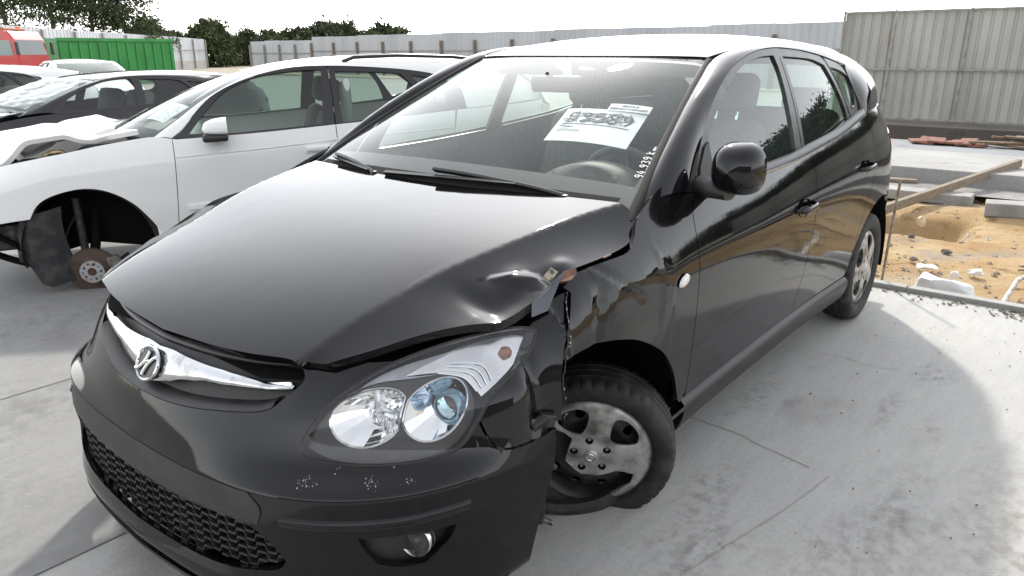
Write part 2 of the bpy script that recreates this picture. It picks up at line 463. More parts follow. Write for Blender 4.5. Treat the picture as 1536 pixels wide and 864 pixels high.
def text_mesh(name, s, size, m, parent, M, extrude=.0004, bold=0., align='LEFT'):
    cu = bpy.data.curves.new(name, 'FONT'); cu.body = s; cu.size = size; cu.extrude = extrude; cu.offset = bold; cu.align_x = align
    t = bpy.data.objects.new(name, cu); COL.objects.link(t)
    dg = bpy.context.evaluated_depsgraph_get(); me = bpy.data.meshes.new_from_object(t.evaluated_get(dg))
    bpy.data.objects.remove(t); me.transform(M); me.materials.append(m) if not me.materials else None
    o = bpy.data.objects.new(name, me); COL.objects.link(o); o.parent = parent
    return o
# ============================ materials of the cars ============================
def paint(name, base, dust=(.30,.27,.23), amt=.10, rough=.25, flake=False):
    m = mat(name, base, rough, 0, 1., .025, .0)
    b = m.node_tree.nodes['Principled BSDF']; b.inputs['Coat IOR'].default_value = 1.45
    tc = nn(m, 'ShaderNodeTexCoord'); ge = nn(m, 'ShaderNodeNewGeometry'); sx = nn(m, 'ShaderNodeSeparateXYZ'); ln(m, ge.outputs['Normal'], sx.inputs[0])
    up = nn(m, 'ShaderNodeMapRange'); up.inputs[1].default_value = -.2; up.inputs[2].default_value = 1.; up.inputs[3].default_value = .35; up.inputs[4].default_value = 1.
    ln(m, sx.outputs[2], up.inputs[0])
    no = nn(m, 'ShaderNodeTexNoise'); no.inputs['Scale'].default_value = 5.; no.inputs['Detail'].default_value = 9; no.inputs['Roughness'].default_value = .65
    ln(m, tc.outputs['Object'], no.inputs['Vector'])
    mr = nn(m, 'ShaderNodeMapRange'); mr.inputs[1].default_value = .3; mr.inputs[2].default_value = .75; mr.inputs[3].default_value = amt*.25; mr.inputs[4].default_value = amt*1.6
    ln(m, no.outputs[0], mr.inputs[0])
    # specks of dried dirt
    vo = nn(m, 'ShaderNodeTexNoise'); vo.inputs['Scale'].default_value = 160.; vo.inputs['Detail'].default_value = 3; ln(m, tc.outputs['Object'], vo.inputs['Vector'])
    sp = nn(m, 'ShaderNodeMapRange'); sp.inputs[1].default_value = .66; sp.inputs[2].default_value = .74; sp.inputs[3].default_value = 0; sp.inputs[4].default_value = amt*1.4
    ln(m, vo.outputs[0], sp.inputs[0])
    ad = nn(m, 'ShaderNodeMath'); ad.operation = 'ADD'; ln(m, mr.outputs[0], ad.inputs[0]); ln(m, sp.outputs[0], ad.inputs[1])
    mu = nn(m, 'ShaderNodeMath'); mu.operation = 'MULTIPLY'; mu.use_clamp = True; ln(m, ad.outputs[0], mu.inputs[0]); ln(m, up.outputs[0], mu.inputs[1])
    mx = nn(m, 'ShaderNodeMix'); mx.data_type = 'RGBA'; mx.inputs[6].default_value = (*base, 1); mx.inputs[7].default_value = (*dust, 1)
    ln(m, mu.outputs[0], mx.inputs[0]); ln(m, mx.outputs[2], b.inputs['Base Color'])
    cr_ = nn(m, 'ShaderNodeMapRange'); cr_.inputs[1].default_value = 0; cr_.inputs[2].default_value = .3; cr_.inputs[3].default_value = .035; cr_.inputs[4].default_value = .16
    # patchy film: wiped and rained-on areas scatter the reflection more
    n5 = nn(m, 'ShaderNodeTexNoise'); n5.inputs['Scale'].default_value = 2.6; n5.inputs['Detail'].default_value = 12; n5.inputs['Roughness'].default_value = .72; n5.inputs['Distortion'].default_value = .6; ln(m, tc.outputs['Object'], n5.inputs['Vector'])
    r5 = nn(m, 'ShaderNodeMapRange'); r5.inputs[1].default_value = .42; r5.inputs[2].default_value = .70; r5.inputs[3].default_value = 0.; r5.inputs[4].default_value = .07; ln(m, n5.outputs[0], r5.inputs[0])
    ln(m, mu.outputs[0], cr_.inputs[0]); a5 = nn(m, 'ShaderNodeMath'); a5.operation = 'ADD'; ln(m, cr_.outputs[0], a5.inputs[0]); ln(m, r5.outputs[0], a5.inputs[1]); ln(m, a5.outputs[0], b.inputs['Coat Roughness'])
    # orange peel
    n6 = nn(m, 'ShaderNodeTexNoise'); n6.inputs['Scale'].default_value = 240.; n6.inputs['Detail'].default_value = 2; ln(m, tc.outputs['Object'], n6.inputs['Vector'])
    n7 = nn(m, 'ShaderNodeTexNoise'); n7.inputs['Scale'].default_value = 9.; n7.inputs['Detail'].default_value = 3; ln(m, tc.outputs['Object'], n7.inputs['Vector'])
    b6 = nn(m, 'ShaderNodeBump'); b6.inputs['Strength'].default_value = 1.; b6.inputs['Distance'].default_value = .00003; ln(m, n6.outputs[0], b6.inputs['Height'])
    b7 = nn(m, 'ShaderNodeBump'); b7.inputs['Strength'].default_value = 1.; b7.inputs['Distance'].default_value = .0005; ln(m, n7.outputs[0], b7.inputs['Height']); ln(m, b6.outputs[0], b7.inputs['Normal']); ln(m, b7.outputs[0], b.inputs['Coat Normal'])
    return m
BLACK = paint('black_car_paint', (.003,.003,.004), amt=.011)
PLAST = noisy(mat('black_textured_plastic', (.017,.017,.018), .48), (.045,.043,.040), 14, .45, .75, rough_to=.62, bump=.0004, bscale=600)
TRIM = mat('satin_black_trim', (.020,.019,.020), .38)
DARK = mat('dark_cavity', (.006,.006,.006), .9, spec=.1)
RUB = noisy(mat('rubber', (.016,.016,.016), .72), (.055,.050,.045), 20, .45, .72, rough_to=.85, bump=.0008, bscale=260)
CHROME = noisy(mat('chrome', (.60,.61,.62), .10, 1.), (.36,.355,.34), 30, .50, .72, rough_to=.26)
REFL = mat('lamp_reflector', (.90,.91,.92), .05, 1.)
REFL2 = noisy(mat('lamp_reflector_satin', (.80,.81,.82), .20, 1.), (.62,.63,.65), 12, .4, .6)
LAMPD = noisy(mat('lamp_housing', (.030,.029,.029), .35), (.05,.048,.045), 30, .45, .7)
GREY = mat('grey_plastic', (.10,.10,.105), .55)
CLEAR = glass_mat('lamp_lens', (.97,.97,.97), .085, (.72,.72,.74), 1.40)
WGLASS = glass_mat('windscreen_glass', (.95,.98,.96), .10, (.58,.66,.62), 1.45)
SGLASS = glass_mat('tinted_side_glass', (.72,.84,.77), .03, (.42,.52,.46), 1.75)
FABRIC = noisy(mat('seat_fabric', (.085,.088,.088), .9), (.13,.13,.13), 60, .4, .6)
DASH = noisy(mat('dashboard_plastic', (.075,.080,.080), .6), (.11,.115,.11), 40, .4, .7)
HEADL = mat('headliner', (.42,.42,.40), .95)
ALLOY = noisy(mat('silver_wheel_paint', (.48,.475,.46), .36, .55), (.16,.14,.12), 16, .40, .66, rough_to=.6)
STEEL = noisy(mat('black_steel_wheel', (.022,.021,.020), .5), (.075,.055,.04), 25, .5, .75, rough_to=.75)
NUT = noisy(mat('zinc_nut', (.42,.41,.39), .4, .9), (.16,.11,.08), 60, .45, .65)
RUST = noisy(mat('rusty_steel', (.15,.068,.034), .75), (.06,.035,.025), 40, .4, .65)
BARE = noisy(mat('torn_metal_edge', (.52,.50,.47), .35, .8), (.20,.12,.07), 90, .45, .65)

# ============================ the dark hatchback ============================
car = empty('black_hatchback')
tag(car, 'black five-door hatchback with crumpled left front wing and broken wheel in the foreground', 'car')

def dmg(P):
    """collision damage on the left front corner"""
    P = P.copy(); x, y, z = P[:, 0], P[:, 1], P[:, 2]
    side = np.clip((y-.60)/.12, 0, 1)
    wz = np.clip((z-.50)/.08, 0, 1)*np.clip((.93-z)/.05, 0, 1)*side
    xf = .215+.06*(.72-z)*.4
    d = x-xf
    dy = .012*np.exp(-np.abs(d)/.012)-.034*np.exp(-((d-.075)/.045)**2)
    dy = dy-.004*np.exp(-((x-.085)/.07)**2-((z-.77)/.12)**2)
    # kinked facets behind the fold
    sa = lambda v: np.sqrt(v*v+.008**2)
    fac = .055-sa(d+.10)-.35*sa(z-.72); fac = .5*(fac+sa(fac)); dy = dy-.03*fac
    fac2 = .07-sa(z-.800-.25*(x+.05))-.25*sa(x+.06); fac2 = .5*(fac2+sa(fac2)); dy = dy-.03*fac2
    q1 = .030-np.abs((x-.085)*.96+(z-.74)*.28); dy = dy-.20*np.clip(q1, 0, .03)*np.clip((.86-z)/.05, 0, 1)*np.clip((z-.66)/.05, 0, 1)
    q2 = .020-np.abs((x+.02)*.55-(z-.845)*.83); dy = dy-.22*np.clip(q2, 0, .02)*np.clip((x+.16)/.08, 0, 1)*np.clip((.14-x)/.05, 0, 1)
    # sharp pressed-in facet: two crease lines meeting at a corner
    s1 = ((.060-x)*.93-(.84-z)*.29); s2 = (z-.752)+.10*(x-.035); f_ = np.minimum(s1, s2); f_ = np.minimum(f_, (.90-z)*.8); dy = dy+.13*np.clip(f_, 0, .08)*np.clip((x+.30)/.16, 0, 1)
    s3 = (x+.30)*.85-(z-.80)*.5; dy = dy+.06*np.clip(np.minimum(s3, .05-np.abs(x+.27)), 0, .03)
    dy = dy+.002*np.exp(-((x+.30)/.10)**2-((z-.77)/.12)**2)
    P[:, 1] = y+dy*wz
    P[:, 2] = z-.012*np.exp(-((x-.20)/.05)**2)*np.clip((z-.84)/.05, 0, 1)*side
    return P
def dmg_hood(P):
    P = P.copy(); x, y = P[:, 0], P[:, 1]; e = np.clip((y-.52)/.2, 0, 1)
    g = lambda cx, cy, sx, sy: np.exp(-((x-cx)/sx)**2-((y-cy)/sy)**2)
    k_ = .035-np.abs((x-.20)*.80+(y-.735)*.60)-.25*np.abs((y-.735)*.80-(x-.20)*.60); kk = np.clip(k_, 0, 1)
    dz = -.020*g(.155,.775,.030,.025)+.008*g(.225,.70,.05,.035)-.012*g(.28,.735,.05,.04)+.006*g(.09,.755,.03,.025)+.28*kk
    dz = dz-.010*g(.33,.69,.03,.07)
    P[:, 2] += dz+.012*e*np.exp(-((x-.42)/.14)**2)
    return P

# ---- bonnet
_ho = np.array([(.764,0),(.754,.2),(.738,.332),(.713,.438),(.699,.487),(.671,.542)])
_left = np.concatenate([cr(_ho, 5)[:-1], cr([(.671,.542),(.601,.593),(.512,.648),(.427,.712),(.358,.762)], 5)[:-1],
        cr([(.358,.762),(.254,.788),(.180,.790)], 4)[:-1], cr([(.180,.790),(.11,.784),(-.016,.800),(-.135,.806),(-.19,.797),(-.238,.770),(-.268,.735)], 5)[:-1],
        cr([(-.268,.735),(-.232,.55),(-.192,.3),(-.175,0)], 6)])
_right = np.concatenate([cr([(-.175,0),(-.192,-.3),(-.232,-.55),(-.268,-.735)], 6)[1:-1],
        cr([(-.268,-.735),(-.238,-.770),(-.19,-.797),(-.135,-.806),(0,-.806),(.13,-.798),(.254,-.785),(.358,-.755)], 5)[:-1],
        cr([(.358,-.755),(.427,-.712),(.512,-.648),(.601,-.593),(.671,-.542)], 5)[:-1], cr((_ho*[1,-1])[::-1], 5)[:-1]])
panel('bonnet', S_hood, np.concatenate([_left, _right]), BLACK, car, h=.013, gap=.003, flange=.022, post=dmg_hood)
# ---- front bumper (mirrored halves share one outline)
GRB = cr([(0,5.92),(.5,5.91),(1.126,5.95),(1.79,5.98),(2.04,6.05),(2.16,6.17)], 4)
GRT = cr([(2.16,6.17),(2.36,6.70),(2.46,7.10),(2.40,7.45),(2.20,7.95)], 4)
HLo = cr([(2.747,5.238),(2.92,6.072),(3.284,6.964),(3.669,7.433),(4.291,7.68),(5.002,7.64),(5.60,7.46),(5.79,7.28),(5.626,6.807),(5.121,6.225),(4.90,5.62),(4.686,5.12),(4.302,4.93),(3.712,4.93),(3.156,5.03)], 5, True)
HLn = len(HLo)
hl_in = HLo[:5*3+1]                    # inner edge going up
hl_low = np.concatenate([HLo[5*10:], HLo[:1]])   # bottom edge from outside to the inner corner
_j = cr([(4.90,5.62),(5.147,4.90),(5.426,4.60),(5.873,4.55),(6.35,4.66)], 4)
_b = cr([(6.35,4.66),(6.38,3.7),(6.16,2.6),(6.02,1.4),(6.0,.45)], 4)
half = np.concatenate([GRB[:-1], GRT[:-1], np.array([(2.20,7.95),(2.9,7.85),(3.30,7.55)]), (HLo[5*3:0:-1]), HLo[:1], HLo[-1:5*10:-1], _j[:-1], _b[:-1], cr([(6.0,.45),(5.2,.1),(4,0),(2,0),(0,0)], 4)])
mir = half[::-1][1:-1]*[-1,1]
outl = np.concatenate([half, mir])
INT = cr([(0,3.02),(.762,3.02),(1.325,3.07),(1.819,3.16),(2.29,3.10),(2.596,2.73),(2.736,2.389)], 4)
INB = cr([(2.736,2.389),(2.605,2.12),(2.155,1.92),(1.723,1.80),(1.246,1.74),(.39,1.70),(0,1.70)], 4)
ihalf = np.concatenate([INT[:-1], INB]); intake = np.concatenate([ihalf, ihalf[::-1][1:-1]*[-1,1]])
FOGo = np.concatenate([cr([(3.62,3.06),(4.06,3.05),(4.35,3.03),(4.68,3.06)], 4)[:-1], cr([(4.68,3.06),(4.60,2.74),(4.344,2.277)], 4)[:-1], cr([(4.344,2.277),(4.1,2.25),(3.831,2.40)], 4)[:-1], cr([(3.831,2.40),(3.70,2.75),(3.62,3.06)], 3)[:-1]])
HPF = (.085,.165)
panel('front_bumper', S_front, outl, BLACK, car, h=.013, hp=HPF, holes=[intake, FOGo, FOGo*[-1,1]], gap=.0015, flange=.020)
# lower lip of plain black plastic under the intake
def lip_curve(r, off, dz): 
    s = np.linspace(-5.6, 5.6, 70); q = S_front(np.stack([s, np.full_like(s, r)], 1)); q[:, 0] += off*(1-np.abs(s)/9); q[:, 2] += dz; return q
strip('bumper_lip', [lip_curve(.75,.012,0), lip_curve(.45,.022,-.012), lip_curve(0,.010,-.045), lip_curve(0,-.03,-.048)], PLAST, car, nu=90, nv=9)
pt = np.concatenate([cr([(0,3.93),(.8,3.93),(1.6,3.93),(2.25,3.92)], 4)[:-1], cr([(2.25,3.92),(2.45,3.6),(2.40,3.22)], 4)[:-1], cr([(2.40,3.22),(1.84,3.26),(1.33,3.16),(.76,3.10),(0,3.09)], 4)])
panel('plate_panel', S_front, np.concatenate([pt, pt[::-1][1:-1]*[-1,1]]), PLAST, car, h=.02, hp=(.13,.25), off=.0025, gap=0, flange=.004)
# intake: recessed backing and zig-zag bars
def S_off(S, d):
    def f(p):
        q = S(p); e = 1e-3; du = S(p+[e,0])-S(p-[e,0]); dv = S(p+[0,e])-S(p-[0,e]); n = np.cross(du, dv); n /= np.linalg.norm(n, axis=1)[:, None]+1e-12
        n *= np.where(n[:, :1] < 0, -1, 1); return q+n*d
    return f
panel('intake_backing', S_front, (intake-[0,2.4])*[1.06,1.45]+[0,2.33], DARK, car, h=.03, hp=(.2,.35), off=-.055, gap=0, flange=0)
lower = empty('lower_grille'); lower.parent = car
IT_s = lambda a, arr: np.interp(a, arr[:, 0], arr[:, 1])
INTs = INT[np.argsort(INT[:, 0])]; INBs = INB[np.argsort(INB[:, 0])]
def zig(r0):
    """one zig-zag louvre running across the intake"""
    pts = []; step = .155
    for k in range(-18, 19):
        s = k*step; up = (k % 2)
        pts.append((s-.045, r0+(.17 if up else 0))); pts.append((s+.075, r0+(.17 if up else 0)))
    return np.array(pts)
_S45 = S_off(S_front, -.016)
for r0 in (1.74, 1.96, 2.18, 2.40, 2.62, 2.84):
    z = zig(r0); a = np.abs(z[:, 0]); ok = (a < 2.72)
    ok &= (z[:, 1] < IT_s(a, INTs)-.01) & (z[:, 1] > IT_s(a, INBs)-.02)
    runs = []; cur = []
    for p, q in zip(z, ok):
        if q: cur.append(p)
        elif cur: runs.append(cur); cur = []
    if cur: runs.append(cur)
    for run in runs:
        mb = MB()
        if len(run) < 2: continue
        Q = _S45(np.array(run)); D = _S45(np.array(run))-np.array([.030,0,.006]); th = np.array([0,0,.0065])
        mb.loft([np.array([q-th/2+[.0,0,0], q+th/2, d+th/2, d-th/2]) for q, d in zip(Q, D)])
        mb.build('louvre', PLAST, lower)
# ---- upper grille, badge
gmask = np.concatenate([GRB[:-1], GRT, np.array([(0,8.2)])]); gfull = np.concatenate([gmask, gmask[::-1][1:-1]*[-1,1]])
panel('grille_insert', S_front, gfull*[1.03,1]-[0,.02], PLAST, car, h=.02, hp=(.13,.25), off=-.030, gap=0, flange=0)
GRBo = GRB+[0,-.02]; 
strip('grille_frame', [S_front(np.concatenate([(GRB[::-1]*[-1,1]), GRB[1:]]))+[.001,0,.001], S_front(np.concatenate([(GRB[::-1]*[-1,1]), GRB[1:]])*[.985,1]+[0,.16])-[.010,0,0], S_front(np.concatenate([(GRB[::-1]*[-1,1]), GRB[1:]])*[.965,1]+[0,.22])-[.032,0,.0]], PLAST, car, nu=80, nv=7)
strip('grille_top_bar', [S_front(np.stack([np.linspace(-2.15,2.15,50), np.full(50,8.0)], 1))-[.006,0,.004], S_front(np.stack([np.linspace(-2.2,2.2,50), np.full(50,7.72)], 1))-[.003,0,0], S_front(np.stack([np.linspace(-2.25,2.25,50), np.full(50,7.50)], 1))-[.022,0,0]], TRIM, car, nu=60, nv=7)
wh = np.concatenate([cr([(0,7.42),(.30,7.44),(.55,7.40),(1.01,7.31),(1.54,7.19),(2.0,6.99),(2.25,6.93),(2.38,6.95)], 4)[:-1], cr([(2.38,6.95),(2.35,6.80),(2.19,6.72),(1.9,6.69),(1.51,6.76),(1.05,6.79),(.66,6.70),(.38,6.43),(0,6.28)], 4)])
wing = np.concatenate([wh, wh[::-1][1:-1]*[-1,1]])
def S_wing(p):
    q = S_front(p); c = np.interp(np.abs(p[:, 0]), [0,.45,1.0,1.5,2.0,2.4], [6.85,6.98,7.05,6.98,6.85,6.88]); w = np.interp(np.abs(p[:, 0]), [0,.45,1.0,1.5,2.0,2.4], [.60,.48,.27,.22,.16,.12])
    t = np.clip(np.abs(p[:, 1]-c)/w, 0, 1.1); q = q.copy(); q[:, 0] += -.012+.014*np.sqrt(np.maximum(0, 1.25-t*t)); return q
wg = panel('chrome_wing', S_wing, wing, CHROME, car, h=.008, hp=(.05,.10), gap=0, flange=.018)
badge = empty('badge'); badge.parent = car
Mb = Matrix.Translation(Vector((.838,-.004,.664))) @ Matrix(((.12,0,.99),(.99,0,-.12),(0,1,0))).to_4x4() @ Matrix.Rotation(math.radians(0), 4, 'Z')
_n0 = Vector((.90,0,.43)).normalized(); _r0 = Vector((0,1,0)); _u0 = _n0.cross(_r0)
Mb = Matrix.Translation(Vector((.8085,-.002,.659))+_n0*.004) @ Matrix((_r0, _u0, _n0)).transposed().to_4x4()
ring = [Mb @ Vector((.0485*math.cos(a), .042*math.sin(a), 0)) for a in np.linspace(0, 2*math.pi, 49)[:-1]]
MB().tube(ring, .0048, 8, closed=True).build('ring', CHROME, badge, True)
MB().lathe([(.0,.0),(1,.0),(1,-.016),(0,-.016)], 40, Mb @ Matrix.Diagonal((.048,.0415,1,1))).build('field', mat('badge_black', (.006,.006,.008), .15), badge, True)
for pts, rr in (([(-.034,-.026),(-.022,-.022),(-.012,-.004),(-.009,.016),(-.012,.036)], .0052), ([(.034,.026),(.022,.022),(.012,.004),(.009,-.016),(.012,-.036)], .0052), ([(-.012,-.004),(0,.004),(.012,.006)], .006)):
    q = cr([(-a if False else a, b) for a, b in pts], 6); q = np.array([(a*.92+b*.42, b*.86) for a, b in q])
    MB().tube([Mb @ Vector((a, b, .003)) for a, b in q], rr, 8).build('emblem_stroke', CHROME, badge, True)
for sg in (1, -1):
    sv = np.linspace(2.70, 4.85, 30); rv = lambda a: np.stack([sv, 3.40+a-.10*np.sin((sv-2.7)/2.15*np.pi)*0+.10*np.clip(sv-4.2, 0, 1)], 1)
    strip('fog_surround_edge', [S_front(rv(.10)), S_off(S_front, .007)(rv(.02)), S_off(S_front, .004)(rv(-.06)), S_front(rv(-.14))], BLACK, car, nu=40, nv=9, mirror=sg < 0)
# ---- fog lamps
for sg in (1, -1):
    panel('fog_recess', S_front, FOGo, PLAST, car, h=.02, hp=(.12,.25), off=-.032, gap=-.012, flange=0, mirror=sg < 0)
    c = S_front(np.array([(4.17,2.72)]))[0]; ax = Vector((.93,.35,.08)).normalized()
    q = ax.to_track_quat('Z', 'Y').to_matrix().to_4x4(); M = Matrix.Translation(Vector(c)-ax*.030) @ q
    fl = MB().lathe([(.0,-.028),(.018,-.024),(.030,-.010),(.034,.004),(.036,.006),(.038,.003),(.038,-.02)], 32, M).build('fog_lamp', REFL2, car, True, mirror=sg < 0)
    MB().lathe([(.0,.0105),(.018,.009),(.034,.003)], 32, M).build('fog_lens', glass_mat('fog_glass', (.8,.8,.78), .05, (.5,.48,.44), 1.5), fl, True, mirror=sg < 0)
    MB().lathe([(.0,.004),(.006,.0),(.007,-.02)], 12, M).build('fog_bulb', GREY, fl, True, mirror=sg < 0)
# ---- headlights
def hl(sg):
    h = empty('headlight'); h.parent = car; mi = sg < 0
    panel('lens', S_front, HLo, CLEAR, h, h=.012, hp=(.08,.15), off=.003 if not mi else -.014, gap=.003, flange=.012, mirror=mi)
    rim = S_front(HLo); MB().tube([tuple(q) for q in rim+[.001,.001,0]], .0035, 6, closed=True).build('lens_seal', TRIM, h, True, mirror=mi)
    panel('housing', S_off(S_front, -.085), HLo*[1,1], LAMPD, h, h=.02, hp=(.13,.25), gap=-.004, flange=-.075, mirror=mi)
    # lower dark mask with two round openings
    B1 = S_front(np.array([(3.50,6.05)]))[0]; B2 = S_front(np.array([(4.32,6.05)]))[0]
    m1 = np.stack([3.53+.49*np.cos(np.linspace(0,2*np.pi,33)[:-1]), 6.02+.70*np.sin(np.linspace(0,2*np.pi,33)[:-1])], 1)
    m2 = np.stack([4.34+.395*np.cos(np.linspace(0,2*np.pi,33)[:-1]), 6.04+.72*np.sin(np.linspace(0,2*np.pi,33)[:-1])], 1)
    low = np.concatenate([cr([(2.80,5.30),(2.93,5.95),(3.12,6.52),(3.5,6.86),(3.95,6.84),(4.3,6.84),(4.62,6.62),(4.80,6.20)], 4)[:-1], cr([(4.80,6.20),(4.86,5.66),(4.65,5.18),(4.302,5.0),(3.712,5.0),(3.18,5.09),(2.80,5.30)], 4)[:-1]])
    # openings must not meet: nudge
    m1[:, 0] = np.minimum(m1[:, 0], 3.93); m2[:, 0] = np.maximum(m2[:, 0], 3.97)
    panel('bezel', S_off(S_front, -.022), low, LAMPD, h, h=.010, hp=(.06,.12), holes=[m1, m2], gap=0, flange=.012, mirror=mi)
    for mm, c2 in ((m1, (3.53,6.02)), (m2, (4.34,6.04))):
        ring = S_off(S_front, -.020)(mm); MB().tube([tuple(q) for q in ring], .0028, 6, closed=True).build('reflector_rim', CHROME, h, True, mirror=mi)
        # bowl: rings shrinking towards the lamp axis, pushed backwards
        ring = ring[::2]; cc = ring.mean(0); ax = np.array([.95,.22,.05]); rings = []
        for t in (0,.10,.24,.40,.58,.78,.97):
            k = 1-t; rings.append(cc+(ring-cc)*(k*.98+.02)-ax*(.050*(1-k**2.2)))
        MB().loft(rings, caps=False).build('reflector', REFL, h, False, mirror=mi)
    lid = np.concatenate([cr([(2.98,5.95),(3.20,6.66),(3.5,6.93),(3.95,6.90),(4.3,6.90),(4.66,6.66),(4.84,6.26)], 4)[:-1], cr([(4.84,6.26),(4.62,6.74),(4.22,6.97),(3.80,7.02)], 4)[:-1], cr([(3.80,7.02),(4.30,7.55),(3.72,7.36),(3.34,6.90),(2.98,5.95)], 5)[:-1]])
    panel('eyelid', S_off(S_front, -.024), np.concatenate([cr([(2.98,5.95),(3.16,6.60),(3.5,6.90),(3.95,6.88),(4.28,6.88)], 4)[:-1], cr([(4.28,6.88),(3.82,7.02),(4.36,7.50)], 4)[:-1], cr([(4.36,7.50),(3.72,7.34),(3.34,6.90),(2.98,5.95)], 4)[:-1]]), noisy(mat('sky_tinted_eyelid', (.40,.39,.43), .28, .3), (.30,.30,.33), 10), h, h=.010, hp=(.06,.12), gap=0, flange=.006, mirror=mi)  # lavender of the sky mirrored in the lens is put into the eyelid colour
    cc = S_off(S_front, -.02)(m1).mean(0); ax = Vector((.95,.22,.05)).normalized(); q = ax.to_track_quat('Z', 'Y').to_matrix().to_4x4()
    M = Matrix.Translation(Vector(cc)-ax*.03) @ q
    MB().lathe([(0,.018),(.011,.014),(.013,.004),(.011,-.03)], 16, M).build('bulb_shield', REFL2, h, True, mirror=mi)
    mbs = MB(); mbs.box(Vector(cc)-ax*.034+Vector((0,0,-.03)), (.012,.010,.05)); mbs.box(Vector(cc)-ax*.034+Vector((0,.0,.03)), (.012,.010,.05)); mbs.box(Vector(cc)-ax*.034+Vector((-.006,.03,0)), (.012,.05,.012)); mbs.build('shield_bracket', REFL2, h, mirror=mi, bevel=.002)
    cc2 = S_off(S_front, -.02)(m2).mean(0)+np.array([-.008,.012,-.004]); M = Matrix.Translation(Vector(cc2)-ax*.028) @ q
    pl = MB().lathe([(.036,-.02),(.036,.010),(.033,.014),(.029,.013),(.028,.006)], 32, M).build('projector_ring', mat('blue_anodised_ring', (.20,.30,.38), .25, .8), h, True, mirror=mi)
    MB().lathe([(0,.022),(.012,.020),(.022,.013),(.028,.004)], 28, M).build('projector_lens', glass_mat('projector_glass', (.72,.85,.88), .05, (.6,.66,.66), 1.7), pl, True, mirror=mi)
    MB().lathe([(0,-.012),(.028,-.012)], 20, M).build('projector_shutter', mat('amber_brown', (.16,.05,.03), .3), pl, True, mirror=mi)
    cc3 = S_off(S_front, -.022)(np.array([(4.10,6.22)]))[0]; M = Matrix.Translation(Vector(cc3)-ax*.012) @ q
    sl = MB().lathe([(.020,-.02),(.020,.006),(.017,.010),(.013,.004),(.008,-.012),(0,-.015)], 24, M).build('side_light', mat('blue_grey_chrome', (.38,.48,.60), .18, .9), h, True, mirror=mi)
    # indicator chamber
    TU = np.concatenate([cr([(3.80,6.99),(4.343,7.55),(4.961,7.56),(5.50,7.40),(5.70,7.22)], 4)[:-1], cr([(5.70,7.22),(5.36,6.68),(4.93,6.16)], 4)[:-1], cr([(4.93,6.16),(4.80,6.40),(4.60,6.70),(4.22,6.93),(3.80,6.99)], 4)[:-1]])
    panel('indicator_reflector', S_off(S_front, -.026), TU, REFL2, h, h=.012, hp=(.08,.15), gap=0, flange=.02, mirror=mi)
    for k in range(4):
        a = k*.075; q4 = cr([(4.24+a*.6,6.90+a*1.0),(4.60+a,6.68+a),(4.84+a*.9,6.30+a*.8)], 6)
        MB().tube([tuple(v) for v in S_off(S_front, -.024)(q4)], .0022, 5).build('indicator_rib', REFL, h, True, mirror=mi)
    cb = S_off(S_front, -.020)(np.array([(5.18,7.06)]))[0]
    MB().lathe([(0,.010),(.012,.006),(.016,-.006),(.013,-.016)], 16, Matrix.Translation(Vector(cb)) @ q).build('indicator_bulb', mat('amber_bulb', (.30,.14,.10), .3), h, True, mirror=mi)
    return h
hl(1); hl(-1)

# scuffs on the bumper ledge below the headlight
_r = random.Random(31); mb = MB(); _So = S_off(S_front, .0012)
for cs, crr, n_, sp in ((2.95,4.42,26,.07), (3.10,4.38,9,.05), (3.72,4.42,26,.07), (4.12,4.38,10,.05), (3.30,4.85,3,.03), (3.95,4.86,3,.02)):
    for k in range(n_):
        q = _So(np.array([(cs+_r.gauss(0,sp*.6), crr+_r.gauss(0,sp*1.6))]))[0]; s_ = .0006+.0016*_r.random()**2; mb.box(q, (s_*1.3,s_*1.3,s_), Euler((_r.random()*3,_r.random()*3,_r.random()*3)).to_matrix())
tag(mb.build('scuff_marks', mat('scraped_primer', (.42,.41,.40), .8), car), kind='stuff')
# ---- engine bay and undertray, dark, so that gaps are not see-through
mb = MB(); mb.box((.24,0,.55), (.72,1.05,.34)); mb.box((.56,0,.40), (.30,1.16,.24)); mb.build('engine_block', DARK, car, bevel=.03)
strip('slam_panel', [[(.735,-.38,.700),(.745,0,.712),(.735,.38,.700)], [(.62,-.56,.715),(.64,0,.725),(.62,.56,.715)], [(.45,-.62,.745),(.45,0,.73),(.45,.62,.745)]], DARK, car)
for sg in (1, -1):
    strip('inner_wing', [[(.62,.52*sg,.70),(.42,.64*sg,.755),(.20,.73*sg,.80),(-.10,.76*sg,.85),(-.32,.74*sg,.93)], [(.60,.50*sg,.45),(.42,.60*sg,.55),(.20,.62*sg,.60),(-.10,.62*sg,.62),(-.32,.62*sg,.62)]], DARK, car, centre=np.array([0,-sg*2,.5]))
MB().box((-1.87,0,.215), (2.7,1.45,.03)).build('underbody', DARK, car); MB().box((.10,0,.205), (1.22,.96,.03)).build('engine_undertray', DARK, car)

